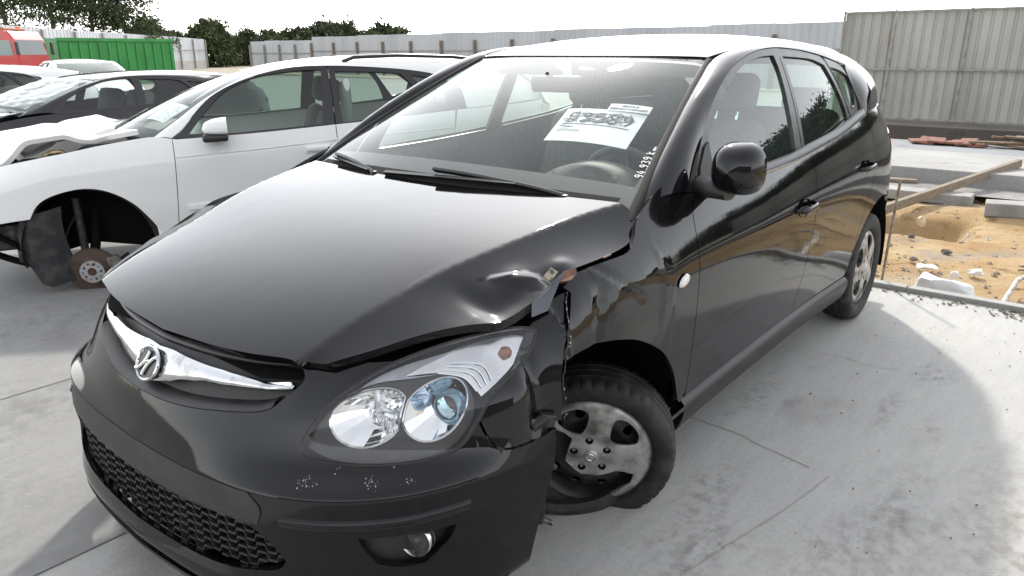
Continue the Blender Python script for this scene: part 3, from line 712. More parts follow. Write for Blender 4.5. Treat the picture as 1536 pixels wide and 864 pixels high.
# ---- sides
ARCHF = [(-.455,.33),(-.426,.349),(-.353,.471),(-.261,.568),(-.132,.644),(-.013,.685),(.10,.705)]
fedge = [(6.50,8.15),(6.50,7.8),(6.54,7.1),(6.53,6.4),(6.52,5.87),(6.55,5.3),(6.56,4.72)]
FE = S_front(np.array(fedge)); FExz = FE[:, [0,2]]
DCUT = cr([(-.548,.989),(-.490,.945),(-.462,.838),(-.464,.765),(-.472,.633),(-.470,.522),(-.480,.40),(-.485,.335)], 4)
DBOT = .335
BX = lambda z: -1.535+(1.03-z)*.05
RCUT = cr([(-2.43,1.10),(-2.44,1.0),(-2.43,.88),(-2.385,.76),(-2.31,.655),(-2.255,.54),(-2.225,.43),(-2.21,.335)], 4)
RA = np.array([(-2.24,.250),(-2.236,.334),(-2.241,.447),(-2.30,.545),(-2.40,.625),(-2.53,.675),(-2.66,.690),(-2.79,.672),(-2.91,.61),(-2.99,.52),(-3.03,.42),(-3.04,.32)])
RA = cr(RA, 4)
belt = natcub([-.48,-1.0,-1.36,-1.62,-1.94,-2.25,-2.5,-3.1][::-1], [.972,.995,1.012,1.033,1.060,1.100,1.125,1.14][::-1])
BL = lambda a, b, n=14: np.stack([np.linspace(a, b, n), belt(np.linspace(a, b, n))], 1)
for sg in (1, -1):
    mi = sg < 0; po = dmg if sg > 0 else None; side = 'left' if sg > 0 else 'right'
    # front wing
    if sg > 0:
        top = cr([tuple(FExz[0]),(.165,.876),(.106,.884),(.004,.892),(-.111,.897),(-.165,.925),(-.205,.958),(-.262,.985)], 4)
        front = FExz[::-1]
        fo = np.concatenate([top[:-1], cr([(-.262,.985),(-.36,1.022),(-.46,1.035),(-.548,.989)], 4)[:-1], DCUT[:-2], cr(ARCHF+[tuple(FExz[3])], 4)[:-1], FExz[3:0:-1]])
        fw = panel('front_wing', S_side, fo, BLACK, car, h=.011, post=po, gap=.0018, flange=.014)
        tag(fw, 'black left front wing folded and torn ahead of the wheel')
    else:
        top = cr([(.230,.822),(.165,.868),(.106,.884),(.004,.895),(-.111,.905),(-.165,.930),(-.205,.958),(-.262,.985)], 4)
        fo = np.concatenate([top[:-1], cr([(-.262,.985),(-.36,1.022),(-.46,1.035),(-.548,.989)], 4)[:-1], DCUT[:-2], cr([(-.455,.33),(-.40,.42),(-.353,.50),(-.261,.60),(-.132,.665),(0,.69),(.132,.665),(.25,.60)], 4)[:-1], [(.265,.66)]])
        panel('front_wing', S_side, fo, BLACK, car, h=.025, gap=.0018, flange=.014, mirror=True)
    # piece of wing between headlight and wheel
    if sg > 0:
        ff = np.concatenate([HLo[5*7:5*10+1], cr([(4.93,5.60),(5.16,4.93),(5.43,4.64),(5.873,4.60),(6.35,4.70),(6.56,4.72)], 4)[:-1], np.array(fedge)[::-1], cr([(6.50,8.15),(6.2,8.05),(5.95,7.72),(5.80,7.42)], 3)[:-1]])
        panel('wing_front_section', S_front, ff, BLACK, car, h=.010, hp=(.07,.13), post=dmg, gap=.001, flange=.010)
        # torn edge along the fold and the bent up corner of sheet metal
        E = dmg(FE)+[.004,.007,0]; mb = MB(); rr = random.Random(3)
        pts = cr(E, 5); mb.tube([tuple(p+np.array([rr.uniform(-.002,.002), rr.uniform(-.001,.003), 0])) for p in pts], [.0010+.0009*rr.random() for _ in pts], 5)
        mb.build('torn_seam', noisy(mat('bruised_paint', (.018,.018,.020), .35), (.55,.53,.50), 70, .58, .68), car, True)
        mb = MB()
        for k in range(9):
            p = pts[rr.randrange(2, len(pts)-2)]; mb.box(p+np.array([rr.uniform(-.004,.003), .005, rr.uniform(-.004,.004)]), (.002+.003*rr.random(), .0015, .002+.003*rr.random()), Euler((rr.random(), rr.random(), rr.random())).to_matrix())
        mb.build('paint_chips', BARE, car)
        fl = np.array([(.262,.792,.838),(.275,.800,.812),(.235,.818,.822),(.190,.812,.868),(.158,.806,.893),(.185,.798,.878)])
        th = np.array([.002,.004,-.003])
        MB().loft([fl, fl-th]).build('bent_flap', mat('bent_grey_metal', (.10,.105,.115), .28, .6), car, bevel=.0008)
        MB().loft([np.array([(.150,.800,.897),(.178,.812,.880),(.150,.822,.878),(.112,.815,.886),(.105,.806,.896)]), np.array([(.150,.795,.890),(.178,.806,.874),(.150,.815,.872),(.112,.809,.880),(.105,.80,.890)])]).build('rusty_tear', RUST, car)
        MB().loft([np.array([(.205,.782,.895),(.190,.792,.878),(.160,.792,.896),(.172,.778,.908)]), np.array([(.205,.778,.890),(.190,.788,.873),(.160,.788,.891),(.172,.774,.903)])]).build('filler_patch', noisy(mat('beige_filler', (.30,.27,.20), .7), (.05,.05,.05), 60, .5, .6), car)
        MB().bar((-.012,.812,.8985), (-.045,.813,.9005), .006, .003).build('rust_mark', RUST, car)
        # broken inner panel showing under the wing joint
        mb = MB()
        for k in range(9):
            t = k/8; p = S_off(S_front, -.020)(np.array([(4.98+1.25*t, 5.02-.28*math.sin(t*2.6)+.06*rr.random())]))[0]
            mb.box(p, (.030+.02*rr.random(), .022, .030+.022*rr.random()), Euler((rr.uniform(-.4,.4), rr.uniform(-.4,.4), rr.uniform(-.6,.2))).to_matrix())
        mb.build('broken_bracket', TRIM, car, bevel=.003)
    else:
        ff = np.concatenate([HLo[5*7:5*10+1], cr([(4.93,5.60),(5.16,4.93),(5.43,4.64),(5.873,4.60),(6.35,4.70)], 4)[:-1], np.array([(6.35,4.70),(6.25,6),(6.2,7),(6.1,8.0),(5.95,7.72)])])
        panel('wing_front_section', S_front, ff, BLACK, car, h=.02, hp=(.14,.26), gap=.0015, flange=.010, mirror=True)
    # doors
    fd = np.concatenate([DCUT[:-1], cr([(-.485,DBOT),(-.9,DBOT+.004),(-1.5,DBOT+.010)], 5)[:-1], np.array([(BX(.345),.345),(BX(.6),.6),(BX(.85),.85),(BX(1.02),float(belt(-1.53)))]), BL(-1.52,-.60)[1:]])
    d1 = panel('front_door', S_side, fd, BLACK, car, h=.018 if sg > 0 else .04, gap=.002, flange=.015, mirror=mi)
    rd = np.concatenate([np.array([(BX(1.02),float(belt(-1.53))),(BX(.85),.85),(BX(.6),.6),(BX(.345),.345)]), cr([(BX(.345),.345),(-1.9,.347),(-2.21,.335+.012)], 5)[1:-1], RCUT[::-1][1:-1], BL(-2.43,-1.54)])
    d2 = panel('rear_door', S_side, rd, BLACK, car, h=.018 if sg > 0 else .04, gap=.002, flange=.015, mirror=mi)
    # rear quarter
    rq = np.concatenate([BL(-3.16,-2.44), RCUT[:-2], np.array([(-2.245,.36)]), RA[6:], np.array([(-3.16,.32)])])
    panel('rear_quarter', S_side, rq, BLACK, car, h=.02 if sg > 0 else .04, gap=.0015, flange=.015, mirror=mi)
    # sill with its ledge
    xs = np.linspace(-.47, -2.26, 30)
    def sc(z, dy): return np.stack([xs, side_y(xs, np.full(30, z))+dy, np.full(30, z)], 1)
    strip('sill', [sc(.332,-.010), sc(.318,.006), sc(.300,.014), sc(.255,.010), sc(.205,-.012), sc(.190,-.06)], noisy(mat('scuffed_black_sill', (.010,.010,.011), .42, 0, 0.), (.035,.033,.03), 10, .55, .8, rough_to=.6), car, nu=40, nv=16, mirror=mi)
    # dark inner side and wheel houses
    sh = np.concatenate([np.array([(-.30,.97),(-.50,.97)]), BL(-.55,-3.1), np.array([(-3.1,.30),(-3.05,.35)]), RA[::-1], np.array([(-2.24,.24),(-.47,.24),(-.47,.36),(-.38,.47),(-.30,.57)])])
    panel('inner_shell', S_side, sh, DARK, car, h=.06, off=-.035, gap=0, flange=0, mirror=mi)
    for cx, r, z0 in ((-2.64,.385,.305), (-.06,.40,.305)):
        a = np.radians(np.linspace(-12, 192, 28)); cv = lambda y: np.stack([cx+r*np.cos(a), np.full(28, y), z0+r*np.sin(a)], 1)
        strip('wheel_house', [cv(.845 if cx < -1 else .80), cv(.55)], DARK, car, nu=28, nv=4, mirror=mi, centre=np.array([cx,.7,5.]))
        MB().loft([np.stack([cx+q*np.cos(a), np.full(28,.56), z0+q*np.sin(a)], 1) for q in (.40,.01)], closed=False, caps=False).build('wheel_house_back', DARK, car, mirror=mi)
    # marker lamp, handles
    c = S_side(np.array([(-.352,.769)]))[0]
    mk = empty('side_indicator'); mk.parent = car
    prof = [(0,.009),(.5,.0085),(.85,.006),(1,.0)]
    M = Matrix.Translation(Vector(c)+Vector((0,.006,0))) @ Matrix.Rotation(math.radians(-90), 4, 'X') @ Matrix.Rotation(math.radians(18), 4, 'Z') @ Matrix.Diagonal((.031,.017,1,1))
    MB().lathe(prof, 28, M).build('marker_lens', noisy(mat('clear_marker_lens', (.72,.70,.68), .10, 0, 1.), (.75,.35,.28), 40, .55, .6), mk, True, mirror=mi)
    for hx, hz in ((-1.368,.826), (-2.235,.884)):
        y0 = float(side_y(np.array([hx]), np.array([hz]))[0]); hd = empty('door_handle'); hd.parent = car
        M = Matrix.Translation((hx, y0-.004, hz)) @ Matrix.Rotation(math.radians(-90), 4, 'X') @ Matrix.Diagonal((.062,.034,1,1))
        MB().lathe([(0,-.010),(.6,-.008),(.95,.0),(1.05,.008)], 28, M).build('recess', DARK, hd, True, mirror=mi)
        rings = []
        for t in np.linspace(-1, 1, 15):
            px = hx-t*.098; yy = float(side_y(np.array([px]), np.array([hz+.004-t*.004]))[0])+.034*(1-abs(t)**3.5)+.002; zz = hz+.004-t*.004*-1
            w = .0085*(1-.35*abs(t)**4); hh = .0125*(1-.35*abs(t)**4)
            rings.append([(px, yy+w*math.cos(b), zz+hh*math.sin(b)) for b in np.linspace(0, 2*math.pi, 13)[:-1]])
        MB().loft(rings).build('grip', BLACK, hd, True, mirror=mi)
# ---- greenhouse: glass, frames, pillars, roof
GAPL = cr([(-.548,.989),(-.635,1.101),(-.775,1.214),(-.963,1.316),(-1.138,1.379),(-1.326,1.414),(-1.479,1.424),(-1.533,1.425),(-1.771,1.415),(-2.052,1.388),(-2.30,1.350),(-2.44,1.300),(-2.47,1.235),(-2.46,1.17),(-2.44,1.105)], 5)
GF = np.concatenate([cr([(-.655,1.002),(-.70,1.09),(-.745,1.15),(-.88,1.237),(-1.017,1.306),(-1.158,1.360),(-1.317,1.388),(-1.461,1.395)], 4)[:-1], cr([(-1.461,1.395),(-1.470,1.329),(-1.460,1.242),(-1.440,1.128),(-1.425,1.030)], 3)[:-1], cr([(-1.425,1.030),(-1.05,1.012),(-.655,1.002)], 3)[:-1]])
GR = np.concatenate([cr([(-1.550,1.391),(-1.816,1.382),(-1.93,1.370),(-2.02,1.352)], 4)[:-1], cr([(-2.02,1.352),(-2.09,1.278),(-2.155,1.18),(-2.18,1.112)], 4)[:-1], cr([(-2.18,1.112),(-1.967,1.078),(-1.527,1.040)], 4)[:-1], cr([(-1.527,1.040),(-1.544,1.148),(-1.556,1.279),(-1.550,1.391)], 3)[:-1]])
GQ = np.concatenate([cr([(-2.10,1.342),(-2.25,1.325),(-2.38,1.293)], 4)[:-1], cr([(-2.38,1.293),(-2.41,1.235),(-2.38,1.17),(-2.29,1.145)], 4)[:-1], cr([(-2.29,1.145),(-2.18,1.23),(-2.10,1.342)], 3)[:-1]])
yT = natcub([-1.11,-1.3,-1.6,-2.0,-2.5,-3.0][::-1], [.556,.585,.602,.602,.578,.535][::-1])
TW = S_wind(np.stack([np.linspace(0, 1, 16), np.ones(16)], 1))
TX = np.linspace(-1.16, -3.0, 22); TRF = np.stack([TX, yT(TX), roof_z(TX, yT(TX))], 1)
TD = cr([tuple(TRF[-1]), (-3.16,.60,1.24), (-3.27,.655,1.08)], 6)[1:]
TOP = np.concatenate([TW, TRF, TD])
GB = np.concatenate([GAPL, BL(-2.46,-3.16)[1:]])
GB3 = np.concatenate([S_green(GAPL), S_side(BL(-2.46,-3.16)[1:])])
for sg in (1, -1):
    mi = sg < 0
    # A-pillar / cant rail / D-pillar in one pressing
    def resamp(c, n=90):
        s = np.r_[0, np.cumsum(np.linalg.norm(np.diff(c, axis=0), axis=1))]; s /= s[-1]; t = np.linspace(0, 1, n); return np.stack([np.interp(t, s, c[:, k]) for k in range(3)], 1)
    # match along x so that the ribs stay square to the rail
    A = resamp(TOP, 300); B = resamp(GB3, 300)
    iA = [0]; 
    fr = np.linspace(0, 1, 90)
    keyA = [0, .36, .52, .80, 1.]; keyB = [0, .40, .53, .76, 1.]
    a = A[(np.interp(fr, [0,.5,1], [0,.5,1])*299).astype(int)]; b = B[(fr*299).astype(int)]
    # arc-length keys: windscreen top corner and roof end
    def at_x(C, xs): 
        return np.array([C[np.argmin(np.abs(C[:, 0]-x))] for x in xs])
    xs = np.concatenate([np.linspace(-.29, -1.1, 30), np.linspace(-1.15, -2.90, 40), ])
    ia = np.searchsorted(-A[:, 0], -xs).clip(0, 299)
    a = A[ia]
    xb = np.interp(xs, [-2.95,-2.44,-2.0,-1.5,-1.11,-.7,-.29], [-2.78,-2.40,-1.98,-1.50,-1.16,-.86,-.55])
    up = S_green(GAPL); ub = up[:60]
    ib = [np.argmin(np.abs(B[:, 0]-x)+.0*B[:, 2]) for x in xb]
    b = B[ib]
    # smooth both
    def sm(c):
        for _ in range(3): c[1:-1] = (c[:-2]+2*c[1:-1]+c[2:])/4
        return c
    a = sm(a.copy()); b = sm(b.copy())
    mid = (a+b)/2; out = mid-np.array([-1.4,0,.9]); 
    tng = np.gradient(a, axis=0); nrm = np.cross(b-a, tng); nrm /= np.linalg.norm(nrm, axis=1)[:, None]+1e-9
    nrm *= np.where((nrm*[0,1,.6]).sum(1) < 0, -1, 1)[:, None]
    wdt = np.linalg.norm(a-b, axis=1)[:, None]
    strip('body_pillar_rail', [a, a*.72+b*.28+nrm*wdt*.13, a*.30+b*.70+nrm*wdt*.13, b+nrm*.002], BLACK, car, nu=120, nv=12, mirror=mi)
    # D-pillar area behind the doors
    dp = np.concatenate([GAPL[50:], BL(-2.46,-3.05)[1:], np.array([(-3.05,1.14),(-2.95,1.25),(-2.83,1.36)])])
    dq = np.concatenate([cr([(-2.30,1.350),(-2.44,1.300),(-2.47,1.235),(-2.455,1.17),(-2.42,1.095)], 4)[:-1], BL(-2.42,-3.20), np.array([(-3.22,1.16),(-3.10,1.265),(-2.98,1.335)]), cr([(-2.98,1.335),(-2.78,1.360),(-2.55,1.362),(-2.30,1.350)], 4)[1:-1]])
    panel('rear_pillar', S_green, dq, BLACK, car, h=.03, off=.001, gap=.001, flange=.01, mirror=mi)
    # frames round the side glass
    fo = np.concatenate([GAPL[:36], cr([(-1.515,1.424),(-1.515,1.25),(-1.495,1.08),(-1.485,1.010)], 3)[1:-1], BL(-1.485,-.57)])
    fm = noisy(mat('door_frame_film', (.022,.020,.021), .30), (.05,.048,.046), 20, .45, .7)
    o1 = panel('front_door_frame', S_green, fo, fm, car, h=.03, holes=[GF], off=-.003, gap=.0015, flange=.016, mirror=mi)
    ro = np.concatenate([np.array([(-1.520,1.424)]), GAPL[37:45], cr([(-2.03,1.388),(-2.10,1.32),(-2.19,1.20),(-2.235,1.105)], 3)[1:], BL(-2.235,-1.49)[1:], np.array([(-1.500,1.08),(-1.520,1.25)])])
    panel('rear_door_frame', S_green, ro, fm, car, h=.03, holes=[GR], off=-.003, gap=.0015, flange=.016, mirror=mi)
    qo = np.concatenate([cr([(-2.04,1.386),(-2.20,1.366),(-2.30,1.348),(-2.43,1.298),(-2.462,1.235),(-2.452,1.17),(-2.41,1.10)], 4)[:-1], np.array([(-2.41,1.10),(-2.245,1.105)]), cr([(-2.245,1.105),(-2.195,1.20),(-2.11,1.32)], 3)])
    panel('quarter_frame', S_green, qo, fm, car, h=.03, holes=[GQ], off=-.002, gap=.0015, flange=.016, mirror=mi)
    for nm, g in (('front_side_glass', GF), ('rear_side_glass', GR), ('quarter_glass', GQ)):
        panel(nm, S_green, g, SGLASS, car, h=.05, off=-.012, gap=-.004, flange=0, mirror=mi)
    # belt moulding
    xb2 = np.linspace(-.60, -2.40, 50); zb2 = belt(xb2)
    def bc(dz, dy): return np.stack([xb2, side_y(xb2, zb2)+dy, zb2+dz], 1)
    strip('belt_moulding', [bc(-.010,.004), bc(-.004,.011), bc(.010,.008), bc(.020,-.004), bc(.022,-.02)], TRIM, car, nu=60, nv=9, mirror=mi)
    strip('bright_strip', [bc(-.006,.011), bc(-.001,.0135), bc(.003,.0125)], CHROME, car, nu=60, nv=5, mirror=mi)
# roof
rx = np.linspace(-1.20, -3.0, 24); rs = np.stack([rx, yT(rx)-.010], 1)
fv = np.linspace(1, -1, 25); fe = S_wind(np.stack([np.full(25, 1.), fv*.985], 1))[:, :2]-[.012,0]
ro = np.concatenate([fe[::-1], rs, np.array([(-3.06,.40),(-3.09,.2),(-3.10,0),(-3.09,-.2),(-3.06,-.40)]), (rs*[1,-1])[::-1]])
panel('roof', S_roof, ro, BLACK, car, h=.035, gap=.002, flange=.014)
panel('headliner', S_roof, ro*[1,.97]-[.03,0], HEADL, car, h=.08, off=-.035, gap=0, flange=0)
strip('roof_front_seal', [S_wind(np.stack([np.full(40,1.0), np.linspace(-1,1,40)], 1))+[0,0,.002], S_wind(np.stack([np.full(40,1.012), np.linspace(-1,1,40)], 1))+[-.004,0,.0]], DARK, car, nu=40, nv=3)
# windscreen with its black band, pillar mouldings
wo = np.array([(u, -1.) for u in np.linspace(-.02, 1, 12)]+[(1., v) for v in np.linspace(-1, 1, 20)]+[(u, 1.) for u in np.linspace(1, -.02, 12)]+[(-.02, v) for v in np.linspace(1, -1, 20)])
panel('windscreen', S_wind, wo, WGLASS, car, h=.04, hp=(.05,.07), gap=0, flange=.006)
wi = np.concatenate([cr([(.115,-.93),(.125,-.6),(.13,0),(.125,.6),(.115,.93)], 6)[:-1], cr([(.115,.93),(.14,.965),(.5,.975),(.93,.970)], 4)[:-1], cr([(.93,.970),(.955,.92),(.968,.5),(.968,-.5),(.955,-.92),(.93,-.970)], 5)[:-1], cr([(.93,-.970),(.5,-.975),(.14,-.965),(.115,-.93)], 4)[:-1]])
FRIT = mat('ceramic_frit', (.045,.043,.048), .5)
panel('windscreen_border', S_wind, wo, FRIT, car, h=.03, hp=(.03,.045), holes=[wi], off=-.004, gap=.001, flange=0)
for sg in (1, -1):
    def wc(v, off, u0=-.06, u1=1.0): 
        q = S_wind(np.stack([np.linspace(u0, u1, 30), np.full(30, v)], 1)); return q+np.array([.42,.15,.88])*off
    strip('pillar_moulding', [wc(.980,-.002), wc(.988,.007), wc(1.012,.009), wc(1.03,.002)], mat('moulding_rubber', (.022,.021,.021), .75, spec=.15), car, nu=40, nv=8, mirror=sg < 0)
# cowl under the wipers
cw = np.linspace(-.93, .93, 40)
strip('cowl', [S_wind(np.stack([np.full(40, .045), cw], 1))+[0,0,.001], S_wind(np.stack([np.full(40, 0.), cw], 1))+[.03,0,-.012], S_wind(np.stack([np.full(40, -.10), cw], 1))+[.02,0,-.045]], mat('cowl_plastic', (.012,.012,.012), .8, spec=.1), car, nu=50, nv=6)
# wipers
def wiper(pv, path_v0, path_v1, u0, u1, armv, armu):
    w = empty('wiper'); w.parent = car
    t = np.linspace(0, 1, 16); Q = S_wind(np.stack([u0+(u1-u0)*t, path_v0+(path_v1-path_v0)*t], 1))+np.array([.42,0,.9])*.012
    MB().loft([[(q+np.array([.3,0,.7])*.009+np.array([.006,0,-.003])), (q+np.array([.3,0,.7])*.009-np.array([.006,0,-.003])), q-np.array([.42,0,.9])*.010] for q in Q]).build('blade', TRIM, w)
    P0 = S_wind(np.array([pv]))[0]+np.array([.0,0,.006]); P1 = S_wind(np.array([(armu, armv)]))[0]+np.array([.42,0,.9])*.022
    pts = cr([P0, P0*.75+P1*.25+[0,0,.006], P0*.3+P1*.7+[0,0,.006], P1], 6)
    MB().loft([[(p+np.array([.012,0,.004])), (p+np.array([.004,0,.012])), (p-np.array([.012,0,.002])), (p-np.array([.006,0,.010]))] for p in pts]).build('arm', TRIM, w, bevel=.002)
    MB().lathe([(0,.008),(.012,.006),(.015,-.02)], 16, Matrix.Translation(Vector(P0))).build('pivot_cap', TRIM, w, True)
    return w
wiper((.010,.715), -.27, .49, .004, .034, .03, .040)
wiper((.0,-.36), -.84, -.40, .050, .004, -.80, .052)
# door mirror (the far one is gone)
for sg in (1,):
    mi = sg < 0; m0 = empty('door_mirror'); m0.parent = car
    c = np.array([-.560,.918,1.070]); rings = []
    for t in np.linspace(0, 1, 15):
        # sections across the mirror from its back (front of car) to the glass side
        k = math.sin(math.acos(max(-1, min(1, 1-t))))**.75 if t < 1 else 1.
        x = c[0]+.055-.100*t
        ry = .080*k; rz = .082*k
        rings.append([(x, c[1]+ry*np.sign(math.cos(b))*abs(math.cos(b))**.72, c[2]-.004+(rz*(1.04 if math.sin(b) > 0 else .90))*np.sign(math.sin(b))*abs(math.sin(b))**.80) for b in np.linspace(0, 2*math.pi, 33)[:-1]])
    MB().loft(rings).build('shell', BLACK, m0, True, mirror=mi, sharp=50)
    MB().loft([[(c[0]-.046, c[1]+.076*np.sign(math.cos(b))*abs(math.cos(b))**.72, c[2]+.070*np.sign(math.sin(b))*abs(math.sin(b))**.8) for b in np.linspace(0, 2*math.pi, 33)[:-1]], [(c[0]-.049, c[1]+.074*np.sign(math.cos(b))*abs(math.cos(b))**.72, c[2]+.068*np.sign(math.sin(b))*abs(math.sin(b))**.8) for b in np.linspace(0, 2*math.pi, 33)[:-1]]]).build('mirror_glass', mat('mirror_silver', (.85,.86,.87), .02, 1.), m0, mirror=mi)
    rings = []
    for t in np.linspace(0, 1, 8):
        p = np.array([-.61,.79,1.005])*(1-t)+np.array([-.575,.905,.998])*t; w = .058-.010*t; hh = .034-.012*t
        rings.append([(p[0]+w*math.cos(b), p[1], p[2]+hh*math.sin(b)) for b in np.linspace(0, 2*math.pi, 17)[:-1]])
    MB().loft(rings).build('arm', PLAST, m0, True, mirror=mi, sharp=60)
    sail = np.array([(-.575,.985),(-.62,1.06),(-.68,1.115),(-.715,1.13),(-.70,1.05),(-.675,.985)])
    panel('sail_panel', S_green, sail, PLAST, m0, h=.02, off=.004, gap=0, flange=.012, mirror=mi)
# rear: tailgate, window, bumper (closing the body; seen through the windscreen)
RN = np.array([[(-3.34,0,.24),(-3.32,.35,.24),(-3.24,.58,.24),(-3.10,.74,.26)],[(-3.40,0,.42),(-3.385,.35,.42),(-3.31,.60,.42),(-3.12,.765,.42)],[(-3.40,0,.60),(-3.385,.35,.60),(-3.31,.60,.60),(-3.13,.765,.60)],
 [(-3.36,0,.78),(-3.35,.35,.78),(-3.28,.59,.78),(-3.13,.755,.80)],[(-3.34,0,1.00),(-3.33,.33,1.00),(-3.27,.56,1.00),(-3.15,.70,1.04)]])
RG = np.array([[(-3.34,0,1.00),(-3.33,.33,1.00),(-3.27,.56,1.01),(-3.20,.64,1.05)],[(-3.25,0,1.19),(-3.24,.30,1.185),(-3.19,.52,1.18),(-3.14,.59,1.19)],[(-3.11,0,1.375),(-3.10,.27,1.37),(-3.06,.46,1.35),(-3.01,.535,1.325)]])
def full(row): return np.concatenate([(row[::-1]*[1,-1,1])[:-1], row])
strip('tailgate', [cr(full(r), 5) for r in RN], BLACK, car, nu=40, nv=20)
strip('rear_window', [cr(full(r), 5) for r in RG], glass_mat('rear_glass', (.62,.72,.66), .10, (.6,.62,.58), 1.5), car, nu=40, nv=10)
for sg in (1, -1):
    tl = panel('tail_lamp', S_side, np.concatenate([cr([(-2.86,.99),(-3.02,1.02),(-3.15,1.02)], 4)[:-1], cr([(-3.15,1.02),(-3.16,.86),(-3.15,.78)], 3)[:-1], cr([(-3.15,.78),(-3.0,.84),(-2.86,.99)], 4)[:-1]]), mat('red_lamp', (.30,.012,.012), .12, 0, 1.), car, h=.03, off=.004, gap=0, flange=.01, mirror=sg < 0)
# ---- interior
rings = []
for x, zt, zb in ((-.20,.930,.80), (-.34,.952,.70), (-.50,.968,.62), (-.62,.965,.60), (-.70,.940,.60), (-.735,.88,.62), (-.72,.70,.62)):
    rings.append([(x, y, z) for y, z in ((-.72,zb),(-.72,zt-.03),(-.60,zt),(-.2,zt+.004),(0,zt+.008),(.14,zt+.006),(.24,zt+.012),(.37,zt+.016),(.50,zt+.012),(.62,zt),(.72,zt-.03),(.72,zb))])
MB().loft(rings, closed=False).build('dashboard', DASH, car, True, sharp=60)
rings = []
for t in np.linspace(-1, 1, 13):
    y = .37+.17*t; k = math.sqrt(max(0, 1-t*t)); rings.append([(-.52-.04*k, y, .970), (-.58-.02*k, y, .972+.060*k), (-.70, y, .972+.066*k), (-.76, y, .965+.03*k), (-.76, y, .93)])
MB().loft(rings, closed=False).build('instrument_hood', DASH, car, True, sharp=60)
st = empty('steering_wheel'); st.parent = car
Ms = Matrix.Translation((-.90,.37,.90)) @ Matrix.Rotation(math.radians(-64), 4, 'Y')
MB().tube([Ms @ Vector((.185*math.cos(a), .185*math.sin(a), 0)) for a in np.linspace(0, 2*math.pi, 41)[:-1]], .015, 8, closed=True).build('rim', DASH, st, True)
mb = MB(); mb.lathe([(0,.03),(.06,.022),(.075,0),(.06,-.03)], 20, Ms)
for a in (0, 2.6, -2.6): mb.bar(Ms @ Vector((0,0,0)), Ms @ Vector((.18*math.cos(a), .18*math.sin(a), 0)), .035, .014)
mb.build('hub', GREY, st)
for sg in (1, -1):
    s = empty('front_seat'); s.parent = car; y = .37*sg
    rbox('cushion', (.50,.48,.16), .06, FABRIC, s, (-1.30,y,.50), (0,math.radians(-8),0))
    rbox('backrest', (.15,.47,.62), .065, FABRIC, s, (-1.64,y,.82), (0,math.radians(-17),0), taper=(.8,.82))
    rbox('headrest', (.10,.26,.17), .045, FABRIC, s, (-1.765,y,1.235), (0,math.radians(-14),0))
    mb = MB(); [mb.tube([(-1.735,y+k,1.08),(-1.765,y+k,1.20)], .007, 6) for k in (-.05,.05)]; mb.build('headrest_posts', CHROME, s)
b = empty('rear_seat'); b.parent = car
rbox('cushion', (.48,1.20,.17), .06, FABRIC, b, (-2.22,0,.55), (0,math.radians(-8),0))
rbox('backrest', (.15,1.22,.58), .06, FABRIC, b, (-2.58,0,.84), (0,math.radians(-20),0))
for y in (-.40, 0, .40): rbox('headrest', (.09,.24,.13), .04, FABRIC, b, (-2.71,y,1.16), (0,math.radians(-15),0))
rm = empty('interior_mirror'); rm.parent = car
rbox('mirror_body', (.035,.23,.065), .015, TRIM, rm, (-.93,0,1.285), (0,math.radians(12),math.radians(8)))
MB().tube([(-.86,0,1.325),(-.915,0,1.300)], .009, 8).build('stem', TRIM, rm)
for y in (-.36,.36): rbox('sun_visor', (.15,.36,.018), .008, HEADL, car, (-1.16,y,1.345), (0,math.radians(-22),0))
rbox('parcel_shelf', (.40,1.12,.02), .008, DASH, car, (-2.98,0,.99))
MB().box((-1.6,0,.28), (2.6,1.40,.02)).build('cabin_floor', DARK, car)
for sg in (1, -1):
    xs = np.linspace(-.5, -2.5, 20)
    strip('door_card', [np.stack([xs, side_y(xs, belt(xs)-.01)-.07, belt(xs)], 1), np.stack([xs, side_y(xs, np.full(20,.7))-.10, np.full(20,.7)], 1), np.stack([xs, side_y(xs, np.full(20,.4))-.09, np.full(20,.35)], 1)], DASH, car, nu=30, nv=6, mirror=sg < 0, centre=np.array([-1.5,3,.6]))

# ---- wheels
TYRE_R = .311
def tyre_mesh(flat=0., hk=.83):
    prof = [(.197,.058),(.206,.074),(.222,.084),(.248,.092),(.270,.0905),(.288,.086),(.300,.078),(.3065,.066),(.3095,.050),(.3105,.040),(.3045,.0385),(.3045,.0325),(.3108,.031),(.311,.006),(.3045,.005)]
    prof = [(.200+(r-.197)*hk, h*.95) for r, h in prof]; prof = prof+[(r, -h) for r, h in prof[::-1]]
    n = 168; V = []; F = []; k = len(prof)
    for i in range(n):
        a = 2*math.pi*i/n; g = (i % 4 == 0)
        for r, h in prof:
            if g and abs(h) > .039 and r > .197+.092*hk: r = r-.0055
            x, y = r*math.cos(a), r*math.sin(a)
            if flat and y < -.203: 
                d = -.203-y; y = -.203-d*(1-flat); h = h*(1+flat*1.1*d/.09)
            V.append((x, y, h))
    for i in range(n):
        j = (i+1) % n
        for q in range(k-1): F.append((i*k+q, j*k+q, j*k+q+1, i*k+q+1))
    return V, F
